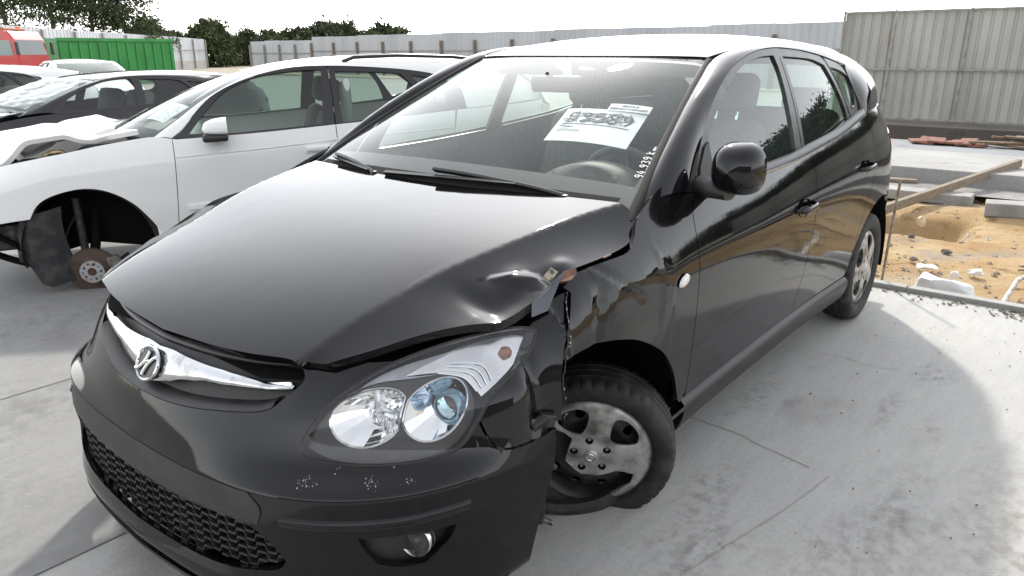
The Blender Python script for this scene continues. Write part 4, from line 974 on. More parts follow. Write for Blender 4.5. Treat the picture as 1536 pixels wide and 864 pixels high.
def cover_panel(parent, broken=False):
    """five-spoke wheel cover; local axes: x right, y up, z outwards"""
    def S(p):
        r = np.hypot(p[:, 0], p[:, 1]); a = np.arctan2(p[:, 1], p[:, 0])
        sp = np.cos(5*(a-math.pi/2)); w = np.clip((r-.07)/.05, 0, 1)*np.clip((.19-r)/.03, 0, 1)
        z = .070+.016*np.clip(1-(r/.20)**2, 0, 1)-.020*np.clip((r-.185)/.02, 0, 1)**2-.006*np.exp(-((r-.055)/.022)**2)+.006*w*sp
        return np.stack([p[:, 0], p[:, 1], z], 1)
    holes = []
    for k in range(5):
        c = math.pi/2+2*math.pi*(k+.5)/5
        hp = []
        for t, da, r in [(0,-.33,.163),(1,-.14,.177),(2,.14,.177),(3,.33,.163),(4,.34,.140),(5,.22,.104),(6,0,.088),(7,-.22,.104),(8,-.34,.140)]:
            hp.append((r*math.cos(c+da), r*math.sin(c+da)))
        holes.append(cr(hp, 3, True))
    lugs = []
    for k in range(5):
        c = math.pi/2+.32+2*math.pi*k/5; t = np.linspace(0, 2*np.pi, 15)[:-1]; lugs.append(np.stack([.057*math.cos(c)+.0135*np.cos(t), .057*math.sin(c)+.0135*np.sin(t)], 1))
    if not broken:
        o = np.stack([.203*np.cos(np.linspace(0, 2*np.pi, 65)[:-1]), .203*np.sin(np.linspace(0, 2*np.pi, 65)[:-1])], 1)
        hs = holes+lugs
    else:
        # what is left of the cover: hub, two spokes and the rim from the top round to lower right
        R = .203; arc = [(R*math.cos(math.radians(a)), R*math.sin(math.radians(a))) for a in range(126, -59, -5)]
        pol = lambda r, a: (r*math.cos(math.radians(a)), r*math.sin(math.radians(a)))
        arc = [pol(R, a) for a in range(150, -64, -5)]
        brk = [pol(.176,-58), pol(.166,-38), pol(.172,-26), pol(.160,-14), pol(.128,-16), pol(.10,-22), pol(.086,-38), pol(.080,-62), pol(.076,-80), pol(.082,-98), pol(.078,-118), pol(.086,-150), pol(.076,-178), pol(.078,160), pol(.088,146), pol(.120,148), pol(.150,153), pol(.178,156)]
        o = np.array(arc+brk); hs = [h for h in (holes[0], holes[4]) ]+lugs
        if True: hs = [holes[i] for i in range(5) if np.all(inside(o, holes[i]))]+lugs
    c = panel('cover', S, o, ALLOY, parent, h=.008, holes=hs, gap=0, flange=.010, centre=np.array([0,0,-1.]))
    for q in lugs:
        cx, cy = q.mean(0)
        MB().lathe([(.0135,.0),(.0125,-.018)], 16, Matrix.Translation((cx, cy, .074))).build('lug_well', DARK, parent, True)
        MB().lathe([(0,.016),(.006,.015),(.0085,.010),(.0095,-.012)], 6, Matrix.Translation((cx, cy, .058))).build('wheel_nut', NUT, parent)
    MB().lathe([(0,.0905),(.017,.0895),(.024,.086),(.026,.082)], 28, None).build('centre_cap', ALLOY, parent, True)
    MB().tube([(.017*math.cos(a), .012*math.sin(a), .0905) for a in np.linspace(0, 2*np.pi, 25)[:-1]], .0012, 5, closed=True).build('cap_emblem', CHROME, parent, True)
def wheel(M, broken=False, flat=0., detail=True):
    w = empty('wheel'); w.parent = car; w.matrix_local = M
    V, F = tyre_mesh(flat, .67 if flat else .83); put('tyre', V, F, RUB, w, True).data.set_sharp_from_angle(angle=math.radians(35))
    rim = MB(); rim.lathe([(.204,.070),(.205,.064),(.196,.058),(.186,.040),(.178,-.02),(.186,-.055),(.20,-.06),(.204,-.072)], 48); rim.build('rim', STEEL, w, True)
    # steel disc with round vent holes
    def Sd(p):
        r = np.hypot(p[:, 0], p[:, 1]); return np.stack([p[:, 0], p[:, 1], .030+.016*np.exp(-((r-.125)/.03)**2)-.02*np.clip((r-.15)/.03, 0, 1)], 1)
    o = np.stack([.184*np.cos(np.linspace(0, 2*np.pi, 49)[:-1]), .184*np.sin(np.linspace(0, 2*np.pi, 49)[:-1])], 1); hs = []
    for k in range(10):
        a = 2*math.pi*(k+.3)/10; t = np.linspace(0, 2*np.pi, 13)[:-1]; hs.append(np.stack([.142*math.cos(a)+.017*np.cos(t), .142*math.sin(a)+.017*np.sin(t)], 1))
    panel('steel_disc', Sd, o, STEEL, w, h=.015, holes=hs, gap=0, flange=.006, centre=np.array([0,0,-1.]))
    MB().lathe([(0,-.03),(.18,-.03)], 24).build('brake_shadow', DARK, w)
    cv = empty('wheel_cover'); cv.parent = w; cover_panel(cv, broken)
    return w
def frame(c, nrm, roll=0.):
    z = Vector(nrm).normalized(); up = Vector((0,0,1)); x = up.cross(z).normalized(); y = z.cross(x)
    return Matrix.Translation(Vector(c)) @ Matrix((x, y, z)).transposed().to_4x4() @ Matrix.Rotation(roll, 4, 'Z')
wheel(frame((-2.65,.765,.295), (0,1,.0), .4))
wheel(frame((-2.65,-.765,.295), (0,-1,.0), .1))
wheel(frame((0,-.76,.295), (.25,-1,0)))
FW_N = Vector((.855,.51,-.13)).normalized(); FW_C = Vector((-.195,.680,.196))
fwl = wheel(frame(FW_C-FW_N*.07, FW_N, -.22) @ Matrix.Scale(.96, 4), broken=True, flat=.93)
tag(fwl, 'front wheel turned sideways with a shattered silver cover')
# broken suspension strut pieces and loose liner by the front wheel
mb = MB(); mb.tube(cr([(.08,.58,.36),(.05,.62,.27),(.03,.645,.17),(.02,.64,.05)], 4), .017, 8); mb.tube(cr([(.06,.53,.45),(.05,.58,.34),(.00,.60,.25)], 4), .014, 8); mb.tube(cr([(.06,.55,.12),(.04,.62,.08),(-.02,.66,.03)], 4), .009, 6); mb.tube(cr([(.05,.63,.30),(.02,.66,.26),(-.03,.66,.22)], 4), .010, 6)
mb.build('broken_suspension', noisy(mat('greasy_metal', (.05,.048,.046), .45, .5), (.22,.20,.18), 40, .5, .7), car, True)
pts = cr([(.00,.52,.06),(-.06,.58,.030),(-.12,.65,.020),(-.20,.71,.022),(-.27,.735,.035)], 5)
MB().loft([[p+np.array([.0,0,.02]), p+np.array([.004,.01,.0]), p+np.array([-.006,.012,-.018]), p+np.array([-.02,-.03,-.018]), p+np.array([-.02,-.03,.012])] for p in pts]).build('torn_liner', RUB, car, True)
# ============================ ground, kerb, dirt ============================
def concrete(name, c1, c2, stain=(.16,.155,.15), sc=1.):
    m = mat(name, c1, .82); b = m.node_tree.nodes['Principled BSDF']
    noisy(m, c2, .9*sc, .38, .66, 10)
    noisy(m, stain, 1.7*sc, .60, .74, 8)
    tc = nn(m, 'ShaderNodeTexCoord')
    # fine grain and speckle
    n1 = nn(m, 'ShaderNodeTexNoise'); n1.inputs['Scale'].default_value = 55; n1.inputs['Detail'].default_value = 8; ln(m, tc.outputs['Object'], n1.inputs['Vector'])
    n2 = nn(m, 'ShaderNodeTexNoise'); n2.inputs['Scale'].default_value = 14; n2.inputs['Detail'].default_value = 10; n2.inputs['Roughness'].default_value = .7
    mp = nn(m, 'ShaderNodeMapping'); mp.inputs['Scale'].default_value = (.35,1.6,1); mp.inputs['Rotation'].default_value = (0,0,.5); ln(m, tc.outputs['Object'], mp.inputs[0]); ln(m, mp.outputs[0], n2.inputs['Vector'])
    r1 = nn(m, 'ShaderNodeMapRange'); r1.inputs[1].default_value = .3; r1.inputs[2].default_value = .7; r1.inputs[3].default_value = .93; r1.inputs[4].default_value = 1.05; ln(m, n1.outputs[0], r1.inputs[0])
    r2 = nn(m, 'ShaderNodeMapRange'); r2.inputs[1].default_value = .3; r2.inputs[2].default_value = .7; r2.inputs[3].default_value = .90; r2.inputs[4].default_value = 1.07; ln(m, n2.outputs[0], r2.inputs[0])
    mu = nn(m, 'ShaderNodeMath'); mu.operation = 'MULTIPLY'; ln(m, r1.outputs[0], mu.inputs[0]); ln(m, r2.outputs[0], mu.inputs[1])
    vm = nn(m, 'ShaderNodeVectorMath'); vm.operation = 'SCALE'; ln(m, b.inputs['Base Color'].links[0].from_socket, vm.inputs[0]); ln(m, mu.outputs[0], vm.inputs['Scale']); ln(m, vm.outputs[0], b.inputs['Base Color'])
    bp = nn(m, 'ShaderNodeBump'); bp.inputs['Distance'].default_value = .0016; n3 = nn(m, 'ShaderNodeTexNoise'); n3.inputs['Scale'].default_value = 90; n3.inputs['Detail'].default_value = 6; ln(m, tc.outputs['Object'], n3.inputs['Vector']); ln(m, n3.outputs[0], bp.inputs['Height']); ln(m, bp.outputs[0], b.inputs['Normal'])
    return m
CONC = concrete('yard_concrete', (.41,.402,.382), (.375,.372,.36), (.30,.292,.275))
CONC2 = concrete('rough_concrete', (.36,.35,.33), (.28,.275,.265), (.17,.16,.15), 2.)
# brown gritty wash towards the open side of the yard, scattered black oil spots
def dirtm(name, c1, c2, c3, bump=.012):
    m = mat(name, c1, .95, spec=.15); noisy(m, c2, 2.2, .38, .62, 12); noisy(m, c3, 6., .58, .70, 10); noisy(m, (.55,.50,.42), 70., .66, .72, 3)
    b = m.node_tree.nodes['Principled BSDF']; tc = nn(m, 'ShaderNodeTexCoord'); bp = nn(m, 'ShaderNodeBump'); bp.inputs['Distance'].default_value = bump
    n3 = nn(m, 'ShaderNodeTexNoise'); n3.inputs['Scale'].default_value = 18; n3.inputs['Detail'].default_value = 10; n3.inputs['Roughness'].default_value = .65; ln(m, tc.outputs['Object'], n3.inputs['Vector']); ln(m, n3.outputs[0], bp.inputs['Height']); ln(m, bp.outputs[0], b.inputs['Normal'])
    return m
DIRT = dirtm('ochre_earth', (.33,.215,.105), (.40,.295,.165), (.20,.115,.052), .018); noisy(DIRT, (.27,.24,.20), .9, .55, .66, 10)
GRAV = dirtm('grey_gravel', (.30,.29,.275), (.22,.215,.205), (.40,.385,.36), .02)
_gx = (-400,-8.55,-3.36,400); _gy = (-400,-1.5,9.4,400)
g = put('ground', [(x, y, -.16) for x in _gx for y in _gy], [(4*i+j, 4*i+4+j, 4*i+5+j, 4*i+1+j) for i in range(3) for j in range(3) if (i, j) != (1, 1)], dirtm('far_ground', (.36,.31,.24), (.30,.27,.21), (.22,.20,.16)))
tag(g, kind='structure')
# yard slab: an L round the dirt strip
mb = MB()
def slab(x0, x1, y0, y1, z0, z1): mb.box(((x0+x1)/2, (y0+y1)/2, (z0+z1)/2), (abs(x1-x0), abs(y1-y0), z1-z0))
V = [(-3.335,-1.6,0),(-3.335,14,0),(14,14,0),(14,-40,0),(-28.5,-40,0),(-28.5,-1.6,0)]
n = len(V); V += [(x, y, -.7) for x, y, _ in V]
pv = put('pavement', V, [tuple(range(n-1, -1, -1))]+[(i, (i+1) % n, n+(i+1) % n, n+i) for i in range(n)], CONC, smooth=False)
tag(pv, kind='structure')
bm = bmesh.new(); bm.from_mesh(pv.data); bmesh.ops.triangulate(bm, faces=bm.faces[:]); bmesh.ops.recalc_face_normals(bm, faces=bm.faces); bm.to_mesh(pv.data); bm.free()
op = put('dark_pavement', [(14,-.35,.004),(-3.33,-.35,.004),(-3.33,-1.6,.004),(-28.4,-1.6,.004),(-28.4,-39.9,.004),(14,-39.9,.004)], [(0,1,2,3,4,5)], concrete('dark_yard_concrete', (.235,.231,.222), (.212,.210,.205), (.165,.16,.153)), smooth=False); tag(op, kind='structure')  # darker concrete sheet laid over the left part of the yard
JT = mat('joint_dirt', (.085,.078,.070), .95)
def flat_line(name, pts, w, z=.003, m=JT, parent=pv, jit=.0, seed=1):
    P = np.array(pts, float); rr = random.Random(seed); n = len(P); t = np.gradient(P, axis=0); t /= np.linalg.norm(t, axis=1)[:, None]; nr = np.stack([-t[:, 1], t[:, 0]], 1)
    V = []; F = []
    for i in range(n):
        a = w/2*(1+jit*rr.uniform(-1, 1)); o = nr[i]*jit*w*rr.uniform(-1, 1)
        V += [(*(P[i]+o-nr[i]*a), z), (*(P[i]+o+nr[i]*a), z)]
        if i: F.append((2*i-2, 2*i-1, 2*i+1, 2*i))
    return put(name, V, F, m, parent, False)
flat_line('control_joint', cr([(-.977,-.9),(-.977,.674),(-.935,.95),(-.89,1.155)], 8), .0028)
flat_line('control_joint', cr([(-.875,1.226),(-.65,1.19),(-.435,1.142),(-.089,1.063),(.5,.95)], 14), .004, m=mat('joint_faint', (.345,.337,.32), .95), jit=.5)
flat_line('crack', cr([(-1.95,.65),(-2.0,.845),(-2.018,.934),(-1.99,1.092),(-2.03,1.2)], 8), .0025, jit=.8, seed=4, m=mat('joint_faint', (.22,.215,.205), .95))
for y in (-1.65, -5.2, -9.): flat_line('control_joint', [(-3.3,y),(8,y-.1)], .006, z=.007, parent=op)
# flat stains of oil and tyre rubber (their own outline)
def stain(c, rx, ry, seed, m, z=.004, rot=0.):
    rr = random.Random(seed); n = 26; ph = [rr.uniform(0, 6.28) for _ in range(4)]; V = [(c[0], c[1], z)]
    for i in range(n):
        a = 2*math.pi*i/n; k = 1+.22*math.sin(2*a+ph[0])+.16*math.sin(3*a+ph[1])+.12*math.sin(5*a+ph[2])+.10*math.sin(9*a+ph[3])
        x, y = rx*k*math.cos(a), ry*k*math.sin(a); V.append((c[0]+x*math.cos(rot)-y*math.sin(rot), c[1]+x*math.sin(rot)+y*math.cos(rot), z))
    return put('stain', V, [(0, i+1, (i+1) % n+1) for i in range(n)], m, pv, False)
def soft_stain_mat(name, col, dens):
    m = mat(name, col, .9); b = m.node_tree.nodes['Principled BSDF']; tc = nn(m, 'ShaderNodeTexCoord'); no = nn(m, 'ShaderNodeTexNoise'); no.inputs['Scale'].default_value = 22; no.inputs['Detail'].default_value = 10; no.inputs['Roughness'].default_value = .75
    ln(m, tc.outputs['Object'], no.inputs['Vector']); mr = nn(m, 'ShaderNodeMapRange'); mr.inputs[1].default_value = .46; mr.inputs[2].default_value = .72; mr.inputs[4].default_value = dens; ln(m, no.outputs[0], mr.inputs[0])
    at = nn(m, 'ShaderNodeAttribute'); at.attribute_name = 'fade'; mu = nn(m, 'ShaderNodeMath'); mu.operation = 'MULTIPLY'; ln(m, mr.outputs[0], mu.inputs[0]); ln(m, at.outputs['Fac'], mu.inputs[1]); ln(m, mu.outputs[0], b.inputs['Alpha'])
    return m
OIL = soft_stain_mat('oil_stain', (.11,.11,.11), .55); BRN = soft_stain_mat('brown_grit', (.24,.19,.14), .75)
def soft(o):
    a = o.data.attributes.new('fade', 'FLOAT', 'POINT'); a.data.foreach_set('value', [1.]+[0.]*(len(o.data.vertices)-1)); return o
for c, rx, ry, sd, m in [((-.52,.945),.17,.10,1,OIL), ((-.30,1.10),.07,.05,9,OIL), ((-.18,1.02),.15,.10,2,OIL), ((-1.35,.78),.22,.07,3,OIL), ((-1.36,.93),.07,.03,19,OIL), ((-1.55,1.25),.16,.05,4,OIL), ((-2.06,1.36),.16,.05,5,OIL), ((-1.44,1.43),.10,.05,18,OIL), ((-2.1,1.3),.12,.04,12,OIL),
                         ((-.2,1.85),.8,.4,6,BRN), ((-.9,2.05),.7,.35,7,BRN), ((.5,1.95),.6,.3,8,BRN), ((-1.7,2.1),.6,.3,10,BRN), ((-.75,1.45),.3,.12,11,OIL), ((1.0,1.2),.4,.2,13,OIL), ((.8,-1.5),.5,.3,14,OIL), ((1.2,-.9),.3,.5,15,OIL), ((.1,-2.5),.6,.4,16,OIL), ((.9,-3.2),.7,.4,17,OIL)]:
    soft(stain(c, rx*1.5, ry*1.5, sd, m, z=.0032+.0004*sd if c[1] > 0 else .0062+.0004*sd))
# kerb along the back of the yard
kb = MB()
for i in range(18):
    a = -1.6+i*.85; kb2 = MB().box((-3.375,a+.42,-.045), (.075,.838,.15)); kb2.build('kerb_stone', CONC2, None if i else None, bevel=.006)
ks = [o for o in bpy.data.objects if o.name.startswith('kerb_stone')]
kr = empty('kerb'); tag(kr, 'low weathered concrete kerb along the back edge of the yard', 'kerb')
for o in ks: o.parent = kr
# earth behind the kerb, with a dug trench
def hnoise(x, y, s=0):
    r = np.random.RandomState(11+s); z = 0
    for k in range(9):
        a = r.uniform(0, 6.28); f = 1.1*1.55**k; ph = r.uniform(0, 6.28); z = z+np.sin((x*math.cos(a)+y*math.sin(a))*f+ph)/1.75**k
    return z
nx, ny = 170, 230
X, Y = np.meshgrid(np.linspace(-3.41,-8.6,nx), np.linspace(-1.58,9.5,ny), indexing='ij')
Z = -.045+.016*hnoise(X, Y)+.010*hnoise(X*3.1, Y*3.1, 5)+.012*np.abs(hnoise(X*6, Y*6, 7))*np.clip((-X-4.2)/.8, 0, 1)
Z += .10*np.exp(-((X+6.35)/.45)**2-((Y-1.2)/.50)**2)+.06*np.exp(-((X+4.6)/.7)**2-((Y-2.2)/.8)**2)
hole = 1/(1+np.exp(-((X+5.55)*-1*0+.34-np.abs(X+5.62)+.10*hnoise(X*1.5, Y*1.5, 9)*.4)/.035))*1/(1+np.exp(-(.52-np.abs(Y-.33))/.05))
Z -= .34*hole
Z += .03*np.clip((-X-7.2)/.5, 0, 1)
V = np.stack([X, Y, Z], -1).reshape(-1, 3); F = [(i*ny+j, i*ny+j+1, (i+1)*ny+j+1, (i+1)*ny+j) for i in range(nx-1) for j in range(ny-1)]
er = put('earth', V, F, DIRT); tag(er, kind='structure')
# clods and stones strewn over the earth: nobody could count them
rr = random.Random(5); mb = MB()
for i in range(4200):
    x = -3.45-4.6*rr.random()**1.25; y = rr.uniform(-1.3, 4.5); s = .004+.020*rr.random()**4
    a = hnoise(np.array([x]), np.array([y]))[0]; z = -.045+.016*a+.010*hnoise(np.array([x*3.1]), np.array([y*3.1]), 5)[0]+.10*math.exp(-((x+6.35)/.45)**2-((y-1.2)/.5)**2)+.06*math.exp(-((x+4.6)/.7)**2-((y-2.2)/.8)**2)
    if abs(x+5.62) < .45 and abs(y-.33) < .6: continue
    R = Euler((rr.random()*3, rr.random()*3, rr.random()*3)).to_matrix(); q = [Vector((1,0,0)), Vector((-1,0,0)), Vector((0,1,0)), Vector((0,-1,0)), Vector((0,0,1)), Vector((0,0,-1))]
    q = [R @ (v*s*rr.uniform(.6,1.4)) for v in q]; mb.add([v+Vector((x, y, z+s*.3)) for v in q], [(0,2,4),(2,1,4),(1,3,4),(3,0,4),(2,0,5),(1,2,5),(3,1,5),(0,3,5)])
tag(mb.build('stone_scatter', noisy(mat('clods', (.36,.27,.18), .95), (.50,.46,.40), 1.5, .45, .6)), 'small clods and stones scattered over the brown earth', 'stones', kind='stuff')
# leaf litter and grit blown against the kerb
mb = MB()
for i in range(420):
    x = -3.31+.16*rr.random()**2; y = rr.choice([rr.gauss(1.62,.10), rr.uniform(.7,3.2)]); s = .003+.010*rr.random()**2; R = Euler((rr.uniform(-.4,.4), rr.uniform(-.4,.4), rr.random()*6)).to_matrix()
    mb.box((x, y, .004+s*.2), (s*1.6, s, s*.5), R)
tag(mb.build('grit_scatter', noisy(mat('grit', (.10,.085,.07), .95), (.30,.26,.2), 30, .45, .6)), 'dark grit and leaf crumbs lying along the kerb', 'grit', kind='stuff')
# a few pebbles on the concrete
mb = MB()
for i in range(160):
    x, y = rr.uniform(-2.9,1.2), rr.uniform(.95,2.2); s = .0015+.003*rr.random()**2; mb.box((x, y, .004+s*.3), (s*1.5, s, s), Euler((rr.random(), rr.random(), rr.random()*6)).to_matrix())
tag(mb.build('pebble_scatter', mat('pebbles', (.16,.14,.12), .9)), 'tiny dark pebbles scattered on the grey concrete', 'pebbles', kind='stuff')

ORD = 'first second third fourth fifth sixth seventh eighth ninth tenth eleventh twelfth thirteenth fourteenth fifteenth sixteenth seventeenth eighteenth nineteenth twentieth'.split()+['twenty-'+q for q in 'first second third fourth fifth sixth seventh'.split()]
# ============================ building-site clutter behind the kerb ============================
def thing(o, label, cat, group=None): return tag(o, label, cat, group)
WOOD = noisy(mat('weathered_wood', (.26,.21,.15), .85), (.17,.135,.10), 6, .4, .65, stretch=(1,12,12), bump=.001, bscale=30)
CONC3 = concrete('pale_foundation_concrete', (.33,.325,.31), (.27,.265,.255), (.19,.185,.175), 1.3)
WHITE = noisy(mat('white_plastic', (.74,.74,.73), .45), (.50,.46,.40), 9, .52, .75)
fs = MB().box((-8.55,2.2,.035), (1.8,8.0,.33)).build('foundation_slab', CONC3, bevel=.012); thing(fs, 'long pale concrete foundation slab with a straight front edge behind the earth strip', 'slab')
fs2 = MB().box((-10.7,2.2,-.02), (1.9,8.4,.24)).build('foundation_slab', concrete('grey_foundation_concrete', (.24,.25,.26), (.20,.205,.21), (.14,.14,.14), 1.3), bevel=.012); thing(fs2, 'grey concrete slab farther back below the corrugated fence', 'slab')
gs = put('gravel', [(-7.05,-1.2,.045),(-7.66,-1.2,.05),(-7.66,6,.05),(-7.05,6,.045)], [(0,1,2,3)], GRAV); tag(gs, kind='structure')
bd = MB().box((-6.86,-.0,.03), (.26,1.55,.10), Euler((0,0,.02)).to_matrix()).build('concrete_beam', CONC3, bevel=.01); thing(bd, 'narrow concrete beam lying at the edge of the trench', 'beam')
bd2 = MB().box((-6.35,1.75,.10), (.24,1.6,.12), Euler((.03,0,.12)).to_matrix()).build('concrete_beam', CONC3, bevel=.01); thing(bd2, 'concrete beam on the earth mound at the right edge', 'beam')
pk = MB().bar((-5.30,.02,-.035), (-8.30,.98,.255), .055, .085).build('timber_plank', WOOD, bevel=.004); thing(pk, 'long weathered timber plank propped across the trench onto the slab', 'plank')
bb = MB().box((-7.45,-.12,.07), (.12,.55,.035), Euler((0,0,.3)).to_matrix()).build('timber_offcut', WOOD, bevel=.004); thing(bb, 'short board lying on the gravel in front of the slab', 'board')
rod = MB().tube([(-3.44,.775,-.10),(-3.46,.779,.30),(-3.50,.783,.655)], .0085, 8).build('steel_rod', noisy(mat('dusty_rod', (.30,.26,.21), .7), (.20,.12,.07), 30, .45, .6), None, True); thing(rod, 'thin steel rod standing upright in the earth behind the car', 'rod')
tb = MB().tube(cr([(-3.42,1.43,-.02),(-3.70,1.45,.03),(-3.90,1.47,.055),(-4.05,1.56,.05),(-4.2,1.8,.0)], 6), .014, 10).build('bent_pipe', noisy(mat('galvanised_pipe', (.46,.45,.43), .45, .7), (.3,.26,.2), 20, .45, .65), None, True); thing(tb, 'bent grey metal pipe lying on the earth at the right edge', 'pipe')
# crumpled white plastic canister
cn = rbox('plastic_canister', (.17,.36,.13), .028, WHITE, None, (0,0,0), (0,0,0), seg=3, taper=(.62,.80))
bm = bmesh.new(); bm.from_mesh(cn.data); bmesh.ops.subdivide_edges(bm, edges=[e for e in bm.edges if e.calc_length() > .05], cuts=3, use_grid_fill=True)
_r = random.Random(8)
for v in bm.verts:
    q = v.co; t = (q.y+.18)/.36; k = 1-.30*t
    d = .010*math.sin(17*q.y+2.3*q.x*20)+.007*math.sin(31*q.y+9*q.z*10+1)+_r.uniform(-.002,.002)
    v.co = Vector((q.x*k+.4*d, q.y, q.z*(k if q.z > 0 else 1)+(d if q.z > 0 else 0)-.25*max(0,.10-t)))
bm.transform(Matrix.Translation((-3.535,1.115,.012)) @ Euler((0,.10,-.16)).to_matrix().to_4x4()); bm.to_mesh(cn.data); bm.free(); cn.data.set_sharp_from_angle(angle=math.radians(50))
thing(cn, 'crumpled white plastic canister lying just behind the kerb', 'canister')
def crumple(name, c, s, seed, m, flat=.5):
    rr = random.Random(seed); bm = bmesh.new(); bmesh.ops.create_icosphere(bm, subdivisions=2, radius=1)
    for v in bm.verts: v.co *= rr.uniform(.65,1.15); v.co = Vector((v.co.x*s[0]+c[0], v.co.y*s[1]+c[1], max(v.co.z, -.6)*s[2]+c[2]))
    me = bpy.data.meshes.new(name); bm.to_mesh(me); bm.free(); me.materials.append(m); o = bpy.data.objects.new(name, me); COL.objects.link(o); return o
thing(crumple('paper_scrap', (-4.18,1.20,-.02), (.035,.06,.03), 1, WHITE), 'crumpled white scrap on the earth right of the canister', 'litter')
thing(crumple('paper_scrap', (-4.02,1.10,-.02), (.02,.03,.03), 2, WHITE), 'small white scrap between the canister and a larger scrap', 'litter')
thing(crumple('paper_scrap', (-4.15,.90,-.025), (.05,.075,.02), 3, WHITE), 'flat white scrap lying on grey earth left of the canister', 'litter')
thing(crumple('bottle_piece', (-5.50,.60,.02), (.03,.04,.06), 4, noisy(mat('cream_plastic', (.62,.52,.36), .5), (.5,.4,.25), 20)), 'cream plastic piece standing at the edge of the trench', 'litter')
thing(crumple('dark_stone', (-4.72,.93,-.03), (.025,.04,.02), 5, mat('dark_stone', (.12,.11,.10), .9)), 'dark flat stone on the brown earth below the trench', 'stone')
thing(crumple('dark_stone', (-5.05,.62,-.02), (.02,.03,.02), 6, mat('dark_stone', (.12,.11,.10), .9)), 'small dark stone near the cream plastic piece', 'stone')
thing(crumple('earth_clod', (-4.35,.78,-.03), (.03,.04,.025), 7, mat('grey_clod', (.24,.20,.15), .95)), 'grey clod of earth in the middle of the dirt strip', 'clod')
thing(MB().bar((-4.35,1.42,.0), (-4.55,1.95,.05), .012, .012).build('stick', WOOD), 'thin stick lying on the earth near the right edge', 'stick')
# heap of tiles and boards on the rear slab
RED = noisy(mat('red_clay_tile', (.25,.105,.078), .9), (.16,.08,.062), 12, .45, .6)
for i in range(7):
    c = (-11.35+.03*rr.uniform(-1,1), -.62+i*.13, .13+.012*(i % 3)); o = MB().box(c, (.55,.22,.03), Euler((rr.uniform(-.1,.1), rr.uniform(-.06,.06), rr.uniform(-.4,.4))).to_matrix()).build('clay_tile', RED, bevel=.004); thing(o, '%s red clay tile from the left in the loose pile on the grey slab' % ORD[i], 'tile', 'red tiles piled below the fence')
BRW = noisy(mat('old_board', (.20,.135,.08), .9), (.12,.085,.055), 5, .4, .65, stretch=(1,8,8))
for i in range(11):
    c = (-11.45+.2*rr.uniform(-1,1), .55+.16*i+.1*rr.random(), .14+.035*(i % 4)); o = MB().box(c, (.11,1.0+.4*rr.random(),.03), Euler((rr.uniform(-.06,.06), rr.uniform(-.05,.05), rr.uniform(-.5,.5))).to_matrix()).build('old_board', BRW, bevel=.004); thing(o, '%s old brown board from the left in the heap on the grey slab' % ORD[i], 'board', 'brown boards heaped below the fence')
o = MB().box((-11.9,1.0,.17), (.7,.9,.09)).build('grey_panel', mat('grey_panel', (.30,.31,.32), .8), bevel=.01); thing(o, 'flat grey panel lying behind the board heap', 'panel')

# ============================ fences ============================
def ribbed(x0, x1, z0, z1, pitch, depth, name, m, parent, M):
    n = max(2, int(round((x1-x0)/pitch))); px = []
    for i in range(n):
        a = x0+(x1-x0)*i/n; w = (x1-x0)/n; px += [(a,0),(a+w*.62,0),(a+w*.72,depth),(a+w*.90,depth)]
    px.append((x1,0)); V = [(M @ Vector((a, d, z))) for z in (z0, z1) for a, d in px]; k = len(px)
    return put(name, V, [(i, i+1, k+i+1, k+i) for i in range(k-1)], m, parent, False)
SHEET = noisy(mat('beige_sheet_metal', (.37,.37,.335), .55, .25), (.30,.295,.265), 1.2, .4, .65, stretch=(1,1,.3), rough_to=.7); noisy(SHEET, (.30,.22,.15), 3.5, .66, .78, 10, stretch=(1,1,.25))
POSTM = noisy(mat('galvanised_post', (.30,.295,.28), .6, .4), (.22,.18,.14), 8, .45, .65)
fence = empty('corrugated_fence', (-14.1,0,0)); tag(fence, 'tall beige corrugated sheet fence with bolted steel frame, standing nearest behind the car', 'fence')
Mf = Matrix(((0,1,0,0),(1,0,0,0),(0,0,1,0),(0,0,0,1)))
Mf = Matrix.Rotation(math.radians(-1.2), 4, 'Y') @ Mf
edges_ = [-2.72,-1.83,-.62,.60,1.82,3.04,4.26,5.48,6.7,7.9]
for a, b in zip(edges_[:-1], edges_[1:]):
    o = ribbed(a+.012, b-.012, .10+.03*math.sin(a*5), 2.13+.015*math.sin(a*9), .175, -.022, 'sheet_panel', SHEET, fence, Mf); o.rotation_euler = (0, math.radians(.5*math.sin(a*7)), 0)
for a in edges_:
    MB().bar(Mf @ Vector((a,.045,-.05)), Mf @ Vector((a,.045,2.16)), .035, .045, up=(1,0,0)).build('post', POSTM, fence)
for z in (.24, 1.12, 2.13):
    MB().bar(Mf @ Vector((-2.74,.075,z)), Mf @ Vector((7.9,.075,z)), .035, .030).build('rail', POSTM, fence)
kb = MB().box((-12.6,2.6,.06), (.9,11.4,.44)).build('fence_footing', concrete('dark_footing', (.085,.070,.060), (.06,.05,.045), (.04,.035,.03), 2), bevel=.02); thing(kb, 'dark brown footing wall in front of the tall corrugated fence', 'footing')
SH2 = noisy(mat('grey_sheet_metal', (.42,.43,.44), .6, .2), (.36,.37,.38), .7, .4, .65, stretch=(1,1,.2))
SH3 = noisy(mat('pale_sheet_metal', (.47,.49,.51), .55, .2), (.40,.42,.44), .7, .4, .65, stretch=(1,1,.2))
WPOST = noisy(mat('wooden_post', (.20,.165,.125), .9), (.13,.10,.08), 9, .45, .6)
